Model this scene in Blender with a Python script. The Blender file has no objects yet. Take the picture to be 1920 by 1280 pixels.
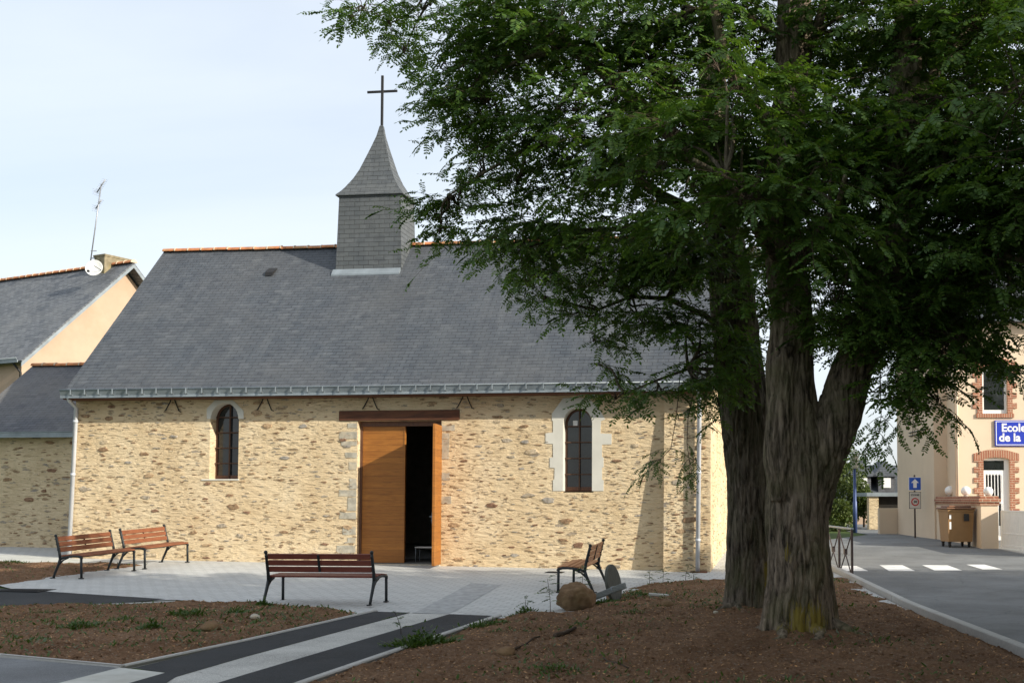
import bpy, bmesh, math, random
import numpy as np
from mathutils import Vector, Matrix, noise as mn
from mathutils.geometry import tessellate_polygon
random.seed(7); np.random.seed(7)
R = math.radians
scene = bpy.context.scene
col = scene.collection
# ------------------------------------------------------------------ camera
F, CX, CY, PITCH = 2100.0, 1200.0, 825.0, R(3.0)
EYE = Vector((0, 0, 1.65))
cam_d = bpy.data.cameras.new("camera"); cam = bpy.data.objects.new("camera", cam_d); col.objects.link(cam)
cam_d.sensor_width = 36; cam_d.sensor_fit = 'HORIZONTAL'; cam_d.lens = F/1920*36
cam_d.shift_x = (960-CX)/1920; cam_d.shift_y = (CY-640)/1920
cam_d.clip_start = .1; cam_d.clip_end = 3000
cam.location = EYE; cam.rotation_euler = (R(90)+PITCH, 0, 0)
scene.camera = cam
# ------------------------------------------------------------------ light
SUN_DIR = Vector((2.30*math.cos(R(7.3))-0.92*math.sin(R(7.3)), -2.30*math.sin(R(7.3))-0.92*math.cos(R(7.3)), 1.07)).normalized()
sun_el = math.asin(SUN_DIR.z); sun_az = math.atan2(SUN_DIR.x, SUN_DIR.y)
sd = bpy.data.lights.new("sun", 'SUN'); sd.energy = 4.4; sd.angle = R(0.55); sd.color = (1.0, .93, .80)
so = bpy.data.objects.new("sun", sd); col.objects.link(so); so.rotation_euler = SUN_DIR.to_track_quat('Z', 'Y').to_euler()
world = bpy.data.worlds.new("World"); scene.world = world; world.use_nodes = True
wn = world.node_tree; wn.nodes.clear()
def wnode(t, **k):
    n = wn.nodes.new(t)
    for a, b in k.items(): setattr(n, a, b)
    return n
wo = wnode('ShaderNodeOutputWorld'); wb = wnode('ShaderNodeBackground'); wb.inputs[1].default_value = 0.125
sky = wnode('ShaderNodeTexSky', sky_type='NISHITA', sun_disc=False, sun_elevation=sun_el, sun_rotation=sun_az, altitude=60, air_density=1.0, dust_density=2.2, ozone_density=1.2)
tc = wnode('ShaderNodeTexCoord'); mp = wnode('ShaderNodeMapping'); mp.inputs['Scale'].default_value = (1.2, 1.2, 3.0)
nz = wnode('ShaderNodeTexNoise'); nz.inputs['Scale'].default_value = 1.1; nz.inputs['Detail'].default_value = 7; nz.inputs['Distortion'].default_value = .5
rp = wnode('ShaderNodeValToRGB'); rp.color_ramp.elements[0].position = .30; rp.color_ramp.elements[1].position = .80
rp.color_ramp.elements[0].color = (.45, .45, .45, 1); rp.color_ramp.elements[1].color = (.92, .92, .92, 1)
mx = wnode('ShaderNodeMix', data_type='RGBA'); mx.inputs[7].default_value = (5.75, 6.15, 6.6, 1)
L = wn.links.new
L(tc.outputs['Generated'], mp.inputs['Vector']); L(mp.outputs[0], nz.inputs['Vector']); L(nz.outputs['Fac'], rp.inputs[0]); L(rp.outputs[0], mx.inputs[0])
L(sky.outputs[0], mx.inputs[6]); L(mx.outputs[2], wb.inputs[0]); L(wb.outputs[0], wo.inputs[0])
scene.view_settings.view_transform = 'Standard'; scene.view_settings.look = 'None'; scene.view_settings.gamma = 1; scene.view_settings.exposure = 0.53
scene.cycles.max_bounces = 8; scene.cycles.transparent_max_bounces = 12
# ------------------------------------------------------------------ survey helpers (points measured off the photo, placed at their real distance)
def g(x, y):
    return .022*min(max(y-17, 0), 16) + .010*min(max(-x, 0), 16)*min(max((y-17)/7, 0), 1)
def ray(px, py):
    dx = (px-CX)/F; dy = (CY-py)/F
    return Vector((dx, math.cos(PITCH)-math.sin(PITCH)*dy, math.sin(PITCH)+math.cos(PITCH)*dy))
def G(px, py, up=0):
    r = ray(px, py); t = 15.0
    for i in range(60):
        p = EYE+t*r; t = .5*t+.5*(g(p.x, p.y)+up-EYE.z)/r.z
    return EYE+t*r
def P(px, py, Y):
    r = ray(px, py); return EYE+r*(Y/r.y)
# ------------------------------------------------------------------ materials
class NT:
    def __init__(s, name, rough=.8, spec=.3):
        s.m = bpy.data.materials.new(name); s.m.use_nodes = True; s.t = s.m.node_tree; s.t.nodes.clear()
        s.out = s.n('ShaderNodeOutputMaterial'); s.b = s.n('ShaderNodeBsdfPrincipled')
        s.b.inputs['Roughness'].default_value = rough; s.b.inputs['Specular IOR Level'].default_value = spec
        s.l(s.b.outputs[0], s.out.inputs[0]); s.tc = None
    def n(s, t, **k):
        n = s.t.nodes.new(t)
        for a, b in k.items(): setattr(n, a, b)
        return n
    def l(s, a, b): s.t.links.new(a, b)
    def co(s, kind='Object', scale=(1, 1, 1), rot=(0, 0, 0), loc=(0, 0, 0)):
        if not s.tc: s.tc = s.n('ShaderNodeTexCoord')
        m = s.n('ShaderNodeMapping'); m.inputs['Scale'].default_value = scale; m.inputs['Rotation'].default_value = rot; m.inputs['Location'].default_value = loc
        s.l(s.tc.outputs[kind], m.inputs[0]); return m.outputs[0]
    def noise(s, v, scale=5, detail=5, rough=.55, dist=0):
        n = s.n('ShaderNodeTexNoise'); n.inputs['Scale'].default_value = scale; n.inputs['Detail'].default_value = detail
        n.inputs['Roughness'].default_value = rough; n.inputs['Distortion'].default_value = dist; s.l(v, n.inputs['Vector']); return n.outputs['Fac']
    def ncol(s, v, scale=5, detail=3):
        n = s.n('ShaderNodeTexNoise'); n.inputs['Scale'].default_value = scale; n.inputs['Detail'].default_value = detail; s.l(v, n.inputs['Vector']); return n.outputs['Color']
    def vor(s, v, scale=5, feature='F1', rand=1):
        n = s.n('ShaderNodeTexVoronoi', feature=feature); n.inputs['Scale'].default_value = scale; n.inputs['Randomness'].default_value = rand; s.l(v, n.inputs['Vector']); return n
    def ramp(s, f, stops, interp='LINEAR'):
        n = s.n('ShaderNodeValToRGB'); e = n.color_ramp.elements; n.color_ramp.interpolation = interp
        while len(e) < len(stops): e.new(.5)
        for k, (p, c) in enumerate(stops):
            e[k].position = p; e[k].color = (c, c, c, 1) if isinstance(c, (int, float)) else (*c, 1)
        s.l(f, n.inputs[0]); return n.outputs[0]
    def mix(s, f, a, b, mode='MIX'):
        n = s.n('ShaderNodeMix', data_type='RGBA', blend_type=mode)
        for k, v in ((0, f), (6, a), (7, b)):
            if isinstance(v, (int, float)): n.inputs[k].default_value = v
            elif isinstance(v, tuple): n.inputs[k].default_value = (*v, 1)
            else: s.l(v, n.inputs[k])
        return n.outputs[2]
    def math(s, op, a, b=0):
        n = s.n('ShaderNodeMath', operation=op)
        for k, v in ((0, a), (1, b)):
            if isinstance(v, (int, float)): n.inputs[k].default_value = v
            else: s.l(v, n.inputs[k])
        return n.outputs[0]
    def vadd(s, a, b, k=1):
        m = s.n('ShaderNodeVectorMath', operation='MULTIPLY_ADD'); s.l(b, m.inputs[0]); m.inputs[1].default_value = (k, k, k); s.l(a, m.inputs[2]); return m.outputs[0]
    def bump(s, h, strength=.5, dist=.02, prev=None):
        n = s.n('ShaderNodeBump'); n.inputs['Strength'].default_value = strength; n.inputs['Distance'].default_value = dist
        s.l(h, n.inputs['Height'])
        if prev is not None: s.l(prev, n.inputs['Normal'])
        s.l(n.outputs[0], s.b.inputs['Normal']); return n.outputs[0]
    def col(s, c):
        if isinstance(c, tuple): s.b.inputs['Base Color'].default_value = (*c, 1)
        else: s.l(c, s.b.inputs['Base Color'])
def plain(name, c, rough=.6, spec=.3, metal=0, var=.18, scale=6, bump=0.0, dirt=None):
    m = NT(name, rough, spec); v = m.co(); n = m.noise(v, scale, 6)
    lo = tuple(x*(1-var) for x in c); hi = tuple(min(1, x*(1+var)) for x in c)
    o = m.ramp(n, [(.3, lo), (.7, hi)])
    if dirt:
        o = m.mix(m.ramp(m.noise(v, scale*.35, 7, .65), [(.5, 0.0), (.72, .7)]), o, dirt)
    m.col(o); m.b.inputs['Metallic'].default_value = metal
    if bump: m.bump(m.noise(v, scale*8, 6), bump, .01)
    return m.m
def rubble(name, plaster=(.75, .59, .375), dark=(.64, .48, .285), fleck=.62):
    m = NT(name, .95, .12); v0 = m.co()
    wv = m.vadd(v0, m.ncol(v0, 2.6, 5), .20)
    mp = m.n('ShaderNodeMapping'); mp.inputs['Scale'].default_value = (4.6, 4.6, 18); m.l(wv, mp.inputs[0]); v = mp.outputs[0]
    mp.inputs['Scale'].default_value = (3.5, 3.5, 13.5)
    vo = m.vor(v, 1.0); rnd = m.n('ShaderNodeSeparateColor'); m.l(vo.outputs['Color'], rnd.inputs[0])
    dens = m.math('MULTIPLY', m.math('SUBTRACT', m.noise(v0, .9, 3), .5), .55)
    thr = m.math('MULTIPLY', m.math('SUBTRACT', m.math('ADD', rnd.outputs[0], dens), fleck), 1.25)
    edge = m.math('SUBTRACT', thr, m.math('ADD', vo.outputs['Distance'], m.math('MULTIPLY', m.math('SUBTRACT', m.noise(v0, 30, 5, .65), .5), .75)))
    mask = m.ramp(edge, [(.0, 0.0), (.14, 1.0)])
    stone = m.ramp(rnd.outputs[1], [(.0, (.36, .25, .15)), (.3, (.45, .33, .20)), (.55, (.42, .36, .28)), (.8, (.34, .32, .29)), (1, (.55, .46, .33))])
    stone = m.mix(m.ramp(m.noise(v0, 36, 6, .7), [(.35, .0), (.7, .6)]), stone, (.17, .115, .075))
    base = m.ramp(m.noise(v0, 1.1, 9, .65), [(.30, dark), (.50, plaster), (.75, (.82, .68, .465))])
    # thin dark gaps where a stone edge just shows through the pointing
    q = m.noise(m.vadd(m.co(scale=(3.4, 3.4, 17)), m.ncol(v0, 3, 3), 1.6), 1.0, 6, .6)
    gap = m.ramp(q, [(.60, 0.0), (.67, .75)])
    base = m.mix(gap, base, (.36, .25, .15))
    base = m.mix(m.ramp(m.noise(v0, 70, 3), [(.3, .14), (.6, 0.0)]), base, (.34, .24, .14))
    m.col(m.mix(mask, base, stone))
    h1 = m.noise(m.vadd(m.co(scale=(4, 4, 15)), m.ncol(v0, 2, 3), 1.2), 1.1, 8, .62)
    p = m.bump(h1, 1.0, .075); p = m.bump(m.math('SUBTRACT', m.math('SUBTRACT', m.noise(v0, 48, 5), m.math('MULTIPLY', mask, .9)), m.math('MULTIPLY', gap, 1.5)), .6, .014, p)
    return m.m
def slate(name, c1, c2, w=.23, h=.115, streak=(.20, .18, .15)):
    m = NT(name, .62, .35); v = m.co('UV')
    b = m.n('ShaderNodeTexBrick'); m.l(v, b.inputs['Vector']); b.offset = .5
    b.inputs['Scale'].default_value = 1; b.inputs['Brick Width'].default_value = w; b.inputs['Row Height'].default_value = h
    b.inputs['Mortar Size'].default_value = .008; b.inputs['Mortar Smooth'].default_value = .3; b.inputs['Bias'].default_value = 0
    b.inputs['Color1'].default_value = (*c1, 1); b.inputs['Color2'].default_value = (*c2, 1); b.inputs['Mortar'].default_value = (c1[0]*.35, c1[1]*.35, c1[2]*.35, 1)
    o = m.mix(m.ramp(m.noise(v, .55, 6, .6), [(.35, .0), (.75, .55)]), b.outputs[0], streak)
    o = m.mix(m.ramp(m.noise(m.co('UV', scale=(5, .5, 1)), 1.2, 5), [(.45, 0.0), (.8, .25)]), o, (.17, .18, .185))
    # single slates of their own tone: cells of about one slate
    vo = m.vor(m.co('UV', scale=(1/w, 1/h, 1)), 1, rand=.35); sc = m.n('ShaderNodeSeparateColor'); m.l(vo.outputs['Color'], sc.inputs[0])
    o = m.mix(m.ramp(sc.outputs[0], [(.0, .30), (.2, .0)]), o, (c1[0]*.45, c1[1]*.45, c1[2]*.5))
    o = m.mix(m.ramp(sc.outputs[1], [(.9, .0), (1, .2)]), o, (.18, .19, .20))
    m.col(o)
    sx = m.n('ShaderNodeSeparateXYZ'); m.l(v, sx.inputs[0]); fr = m.math('FRACT', m.math('DIVIDE', sx.outputs[1], h))
    hh = m.math('ADD', m.math('MULTIPLY', m.math('SUBTRACT', 1, fr), .8), m.math('MULTIPLY', sc.outputs[2], .5))
    hh = m.math('SUBTRACT', hh, m.math('MULTIPLY', b.outputs['Fac'], .5))
    p = m.bump(hh, .8, .012); m.bump(m.noise(v, 30, 4), .15, .01, p)
    return m.m
def bricks(name, c1, c2, mortar, w, h, mort=.01, rot=0, var=.5, rough=.85, bumpd=.008, vs=None):
    m = NT(name, rough, .25); v = m.co('UV', rot=(0, 0, rot))
    b = m.n('ShaderNodeTexBrick'); m.l(v, b.inputs['Vector']); b.inputs['Scale'].default_value = 1
    b.inputs['Brick Width'].default_value = w; b.inputs['Row Height'].default_value = h; b.inputs['Mortar Size'].default_value = mort; b.inputs['Mortar Smooth'].default_value = .2
    b.inputs['Color1'].default_value = (*c1, 1); b.inputs['Color2'].default_value = (*c2, 1); b.inputs['Mortar'].default_value = (*mortar, 1)
    o = m.mix(m.ramp(m.noise(v, .8, 8, .65), [(.38, .0), (.75, var)]), b.outputs[0], tuple(x*.62 for x in c1))
    o = m.mix(m.ramp(m.noise(v, 22, 5, .65), [(.35, .28), (.6, 0.0)]), o, tuple(x*.5 for x in c1))
    m.col(o); p = m.bump(m.math('SUBTRACT', 1, b.outputs['Fac']), .5, bumpd); m.bump(m.noise(v, 60, 4), .25, .004, p)
    return m.m
def wood(name, c, dark, axis=(1, 1, 1), rough=.5, board=None):
    m = NT(name, rough, .35); v = m.co(scale=axis)
    o = m.ramp(m.noise(v, 3.5, 8, .6, .6), [(.25, dark), (.55, c), (.85, tuple(min(1, x*1.25) for x in c))])
    if board:
        u = m.co('UV'); sx = m.n('ShaderNodeSeparateXYZ'); m.l(u, sx.inputs[0]); q = m.math('DIVIDE', sx.outputs[1], board)
        fr = m.math('FRACT', q); wn_ = m.n('ShaderNodeTexWhiteNoise', noise_dimensions='1D'); m.l(m.math('FLOOR', q), wn_.inputs['W'])
        o = m.mix(m.math('MULTIPLY', wn_.outputs['Value'], .45), o, dark)
        line = m.ramp(fr, [(.0, 1.0), (.05, .0), (.95, 0.0), (1, 1.0)]); o = m.mix(m.math('MULTIPLY', line, .55), o, tuple(x*.4 for x in dark))
        m.bump(m.math('SUBTRACT', 1, line), .4, .006)
    else: m.bump(m.noise(v, 14, 5), .25, .004)
    m.col(o); return m.m
def soilmat():
    m = NT("soil_material", 1, .1); v = m.co()
    o = m.ramp(m.noise(v, 1.1, 9, .7), [(.28, (.125, .070, .041)), (.5, (.225, .128, .072)), (.72, (.32, .195, .115))])
    vo = m.vor(v, 55); sc = m.n('ShaderNodeSeparateColor'); m.l(vo.outputs['Color'], sc.inputs[0])
    o = m.mix(m.ramp(sc.outputs[0], [(.62, 0.0), (.80, .8)]), o, (.20, .115, .065))
    o = m.mix(m.ramp(sc.outputs[1], [(.93, 0.0), (.96, .8)]), o, (.30, .24, .18))
    o = m.mix(m.ramp(m.noise(v, 16, 6, .75), [(.30, .6), (.52, 0.0)]), o, (.045, .026, .016))
    o = m.mix(m.ramp(m.noise(v, 34, 5, .75), [(.55, 0.0), (.66, .7)]), o, (.33, .22, .14))
    m.col(o); p = m.bump(m.noise(v, 9, 9, .75), 1.0, .07); m.bump(vo.outputs['Distance'], .5, .02, p); return m.m
def asphalt(name, c, spk=.35, dust=(.2, .19, .17)):
    m = NT(name, .92, .25); v = m.co()
    o = m.ramp(m.noise(v, .7, 9, .65), [(.3, tuple(x*.68 for x in c)), (.7, tuple(x*1.35 for x in c))])
    ck = m.vor(m.vadd(v, m.ncol(v, 2.5, 4), .5), .45, 'DISTANCE_TO_EDGE'); o = m.mix(m.ramp(ck.outputs['Distance'], [(.0, .55), (.007, .0)]), o, tuple(x*.35 for x in c))
    vo = m.vor(v, 150); sc = m.n('ShaderNodeSeparateColor'); m.l(vo.outputs['Color'], sc.inputs[0])
    o = m.mix(m.ramp(sc.outputs[0], [(.55, 0.0), (1, spk)]), o, tuple(min(1, x*2.6) for x in c))
    o = m.mix(m.ramp(m.noise(v, 2.3, 9, .7), [(.56, 0.0), (.78, .4)]), o, dust)
    m.col(o); m.bump(m.noise(v, 170, 3), .5, .004); return m.m
def leafmat(name, c1, c2, trans=.35, rough=.45):
    m = NT(name, rough, .4); v = m.co()
    o = m.ramp(m.noise(v, 1.1, 4), [(.3, c1), (.7, c2)])
    gi = m.n('ShaderNodeNewGeometry'); o = m.mix(m.ramp(gi.outputs['Random Per Island'], [(.0, .0), (.9, .45), (.97, .45), (1, .9)]), o, (c2[0]*1.9, c2[1]*1.4, c2[2]*.9)); o = m.mix(m.ramp(m.noise(v, 3.5, 3), [(.4, .0), (.7, .45)]), o, tuple(q*.75 for q in c1))
    m.col(o); tr = m.n('ShaderNodeBsdfTranslucent'); m.l(m.mix(1.0, o, (1.0, 1.0, .45), 'MULTIPLY'), tr.inputs[0])
    ms = m.n('ShaderNodeMixShader'); ms.inputs[0].default_value = trans; m.l(m.b.outputs[0], ms.inputs[1]); m.l(tr.outputs[0], ms.inputs[2]); m.l(ms.outputs[0], m.out.inputs[0])
    return m.m
def barkmat(name, c=(.115, .098, .078), lichen=True, base=Vector((0, 0, 0)), ldir=None):
    m = NT(name, .95, .12); v = m.co()
    vs = m.vadd(m.co(scale=(20, 20, 3.0)), m.ncol(m.co(scale=(4, 4, 1.5)), 1, 3), 1.1)
    r = m.noise(vs, 1.0, 9, .66)
    o = m.ramp(r, [(.36, tuple(x*.14 for x in c)), (.48, tuple(x*.8 for x in c)), (.68, tuple(x*1.9 for x in c))])
    o = m.mix(m.ramp(m.noise(v, 2.4, 6), [(.42, 0.0), (.7, .55)]), o, (c[0]*.75, c[1]*.95, c[2]*.55))
    vo = m.vor(v, 38); sc = m.n('ShaderNodeSeparateColor'); m.l(vo.outputs['Color'], sc.inputs[0])
    o = m.mix(m.ramp(m.noise(v, 55, 4, .7), [(.62, 0.0), (.72, .55)]), o, (.26, .25, .21))
    if lichen:
        # yellow lichen growing in patches low on the trunk
        tot = None
        for (cx, cy, cz, rx, rz) in lichen:
            q = m.n('ShaderNodeMapping'); q.inputs['Location'].default_value = (-cx/rx, -cy/rx, -cz/rz); q.inputs['Scale'].default_value = (1/rx, 1/rx, 1/rz)
            m.l(m.tc.outputs['Object'], q.inputs[0]); ln = m.n('ShaderNodeVectorMath', operation='LENGTH'); m.l(q.outputs[0], ln.inputs[0])
            f = m.math('SUBTRACT', 1.15, ln.outputs['Value']); tot = f if tot is None else m.math('MAXIMUM', tot, f)
        f = m.math('SUBTRACT', m.math('ADD', tot, m.math('MULTIPLY', m.math('SUBTRACT', m.noise(vs, 2.2, 6, .7), .5), 3.0)), .3)
        o = m.mix(m.ramp(f, [(.0, 0.0), (.35, .85)]), o, (.20, .155, .025))
    m.col(o); p = m.bump(r, .9, .05); m.bump(m.noise(m.co(scale=(1, 1, .3)), 60, 5), .4, .01, p); return m.m
M = {}
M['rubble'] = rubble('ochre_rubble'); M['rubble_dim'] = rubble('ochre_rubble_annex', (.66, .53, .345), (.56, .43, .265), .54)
M['stone'] = []
for k, c in enumerate([(.27, .175, .105), (.38, .265, .16), (.40, .34, .26), (.33, .30, .26), (.52, .42, .29), (.22, .13, .085)]):
    M['stone'].append(plain('embedded_stone', c, .95, .12, var=.45, scale=22, bump=.7, dirt=(.46, .34, .20)))
M['slate'] = slate('new_slate', (.054, .064, .078), (.072, .082, .096), streak=(.100, .099, .098))
M['slate_tower'] = slate('tower_slate', (.072, .081, .089), (.094, .103, .109), .26, .115, (.105, .108, .104))
M['slate_old'] = slate('old_slate', (.07, .08, .095), (.15, .16, .175), .24, .12, (.22, .22, .21))
M['slate_annex'] = slate('annex_slate', (.065, .070, .085), (.090, .094, .108))
M['zinc'] = plain('zinc', (.25, .285, .31), .5, .4, .3, .2, 3)
M['pvc'] = plain('grey_downpipe', (.52, .54, .57), .4, .5, .1, .1, 4)
M['ridge'] = plain('ridge_clay', (.47, .19, .085), .85, .2, var=.35, scale=5, dirt=(.36, .28, .16))
M['ridge_mortar'] = plain('ridge_mortar', (.55, .45, .33), .9, .2)
M['iron'] = plain('black_iron', (.022, .021, .021), .55, .4, .3)
M['rust'] = plain('rusty_iron', (.10, .055, .035), .8, .3, .2)
M['benchiron'] = plain('bench_iron', (.022, .026, .028), .45, .5, .4)
M['white_stone'] = plain('tuffeau', (.62, .60, .53), .85, .2, var=.08, scale=2.5, bump=.15)
M['grey_stone'] = plain('grey_quoin', (.42, .385, .31), .9, .2, var=.3, scale=9, bump=.6, dirt=(.60, .47, .29))
M['door'] = wood('oak_door', (.37, .145, .026), (.22, .078, .014), (1.0, 1.0, 9), .55, board=.135)
M['lintel'] = wood('lintel_wood', (.115, .045, .022), (.05, .02, .012), (.8, 4, 6), .75)
M['frame_br'] = wood('window_wood', (.13, .06, .035), (.07, .03, .02), (4, 4, 1), .5)
M['benchwood'] = wood('bench_wood', (.225, .08, .038), (.13, .044, .022), (1.5, 12, 12), .5)
M['benchwood_lit'] = wood('bench_wood_lit', (.44, .20, .085), (.27, .11, .05), (12, 1.5, 12), .5)  # same bench wood, its brighter light put into the colour
M['benchwood_shaded'] = wood('bench_wood_shaded', (.17, .048, .032), (.10, .028, .02), (1.5, 12, 12), .45)  # same bench wood, darkened in colour for the side seen in shade
def glass(name, c=(.012, .014, .015), rough=.04):
    m = NT(name, rough, .6); v = m.co(); m.col(m.ramp(m.noise(v, 3, 4), [(.3, c), (.7, tuple(x*2.2 for x in c))])); m.bump(m.noise(v, 2.2, 2), .12, .01); return m.m
M['glass'] = glass('window_glass')
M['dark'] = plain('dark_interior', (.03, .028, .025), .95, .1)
M['innerfloor'] = plain('interior_floor', (.10, .10, .095), .7, .3)
M['plaster'] = plain('interior_plaster', (.25, .23, .19), .95, .1)
M['render_l'] = plain('beige_render', (.46, .345, .255), .95, .1, var=.07, scale=1.2, bump=.2, dirt=(.41, .285, .19))
M['render_s'] = plain('school_render', (.68, .55, .41), .95, .1, var=.05, scale=.8, bump=.15, dirt=(.60, .485, .36))
M['chimney'] = plain('chimney_stone', (.25, .215, .145), .95, .1, var=.35, scale=5, bump=.5, dirt=(.24, .19, .06))
M['white'] = plain('white_paint', (.78, .78, .76), .5, .4, var=.04)
M['globe'] = plain('globe_plastic', (.85, .85, .83), .3, .5, var=.02)
M['brick'] = bricks('red_brick', (.33, .125, .075), (.42, .19, .115), (.62, .5, .36), .22, .075, .009)
M['brickv'] = bricks('red_brick_soldier', (.33, .125, .075), (.42, .19, .115), (.62, .5, .36), .075, .4, .009)
M['paver'] = bricks('pale_pavers', (.50, .505, .49), (.57, .575, .555), (.33, .33, .315), .26, .17, .010, R(12), .25)
M['paver_dark'] = plain('dark_gravel_band', (.37, .375, .37), .95, .15, var=.22, scale=9, bump=.5, dirt=(.30, .30, .29))
M['concrete'] = plain('pale_concrete', (.50, .50, .46), .95, .15, var=.14, scale=4, bump=.3, dirt=(.40, .38, .33))
M['centre'] = asphalt('washed_gravel_strip', (.37, .365, .34), .45, (.26, .25, .23))
M['kerb'] = bricks('kerb_stone', (.44, .43, .40), (.50, .49, .46), (.2, .19, .17), 1.0, 9, .012, R(90), .5)
M['black_asphalt'] = asphalt('fresh_asphalt', (.030, .032, .034), .45, (.07, .07, .068))
M['road'] = asphalt('road_asphalt', (.145, .150, .150), .3, (.20, .195, .18))
M['marking'] = plain('road_paint', (.72, .72, .70), .8, .2, var=.08, scale=7, dirt=(.4, .4, .38))
M['soil'] = soilmat()
M['grass'] = leafmat('grass_blades', (.045, .09, .018), (.09, .15, .035), .3, .7)
M['turf'] = plain('turf_ground', (.07, .10, .03), .95, .1, var=.4, scale=6, bump=.5)
M['leaf'] = leafmat('locust_leaf', (.050, .125, .028), (.098, .19, .040), .48)
M['leaf_b'] = leafmat('shrub_leaf', (.05, .085, .022), (.085, .13, .035), .3, .6)
M['weed'] = leafmat('weed_leaf', (.038, .085, .018), (.065, .125, .028), .3)
M['twig'] = plain('twig_bark', (.075, .055, .04), .9, .1, scale=12)
M['boulder'] = plain('boulder_stone', (.20, .125, .07), .95, .15, var=.4, scale=5, bump=.8, dirt=(.12, .10, .045))
M['millstone'] = wood('weathered_timber', (.10, .10, .085), (.055, .055, .045), (9, 9, 1.2), .9)
M['beam'] = wood('grey_timber', (.20, .215, .205), (.12, .125, .12), (3, 3, 12), .85)
M['bin'] = plain('brown_bin_plastic', (.30, .175, .075), .5, .4, var=.06)
M['binlid'] = plain('brown_bin_lid', (.20, .10, .055), .5, .4, var=.08)
M['rubber'] = plain('rubber', (.02, .02, .02), .8, .2)
M['blue'] = plain('sign_blue', (.015, .04, .42), .35, .5, var=.03)
M['blue2'] = plain('road_sign_blue', (.02, .10, .50), .4, .5, var=.05)
M['signwhite'] = plain('sign_white', (.80, .80, .80), .4, .5, var=.02)
M['signgrey'] = plain('sign_plate', (.58, .55, .50), .5, .4, var=.04)
M['signred'] = plain('sign_red', (.48, .03, .03), .4, .5, var=.03)
M['signback'] = plain('sign_dark', (.03, .03, .03), .5, .4)
M['lampblue'] = plain('lamp_blue_paint', (.045, .075, .19), .4, .5, .2)
M['lampbody'] = plain('lamp_head', (.52, .50, .42), .5, .4)
M['pole'] = plain('sign_pole', (.10, .075, .07), .6, .4, .3)
M['antenna'] = plain('aluminium_antenna', (.30, .31, .33), .4, .5, .5)
M['dish'] = plain('satellite_dish', (.70, .70, .68), .5, .4, var=.04)
M['hill'] = plain('far_wood', (.05, .085, .05), 1, .05, var=.4, scale=.2)
M['orange'] = plain('orange_plastic', (.75, .10, .02), .6, .3)
M['litter'] = leafmat('leaf_litter', (.28, .165, .085), (.42, .28, .16), .1, .9)
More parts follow.
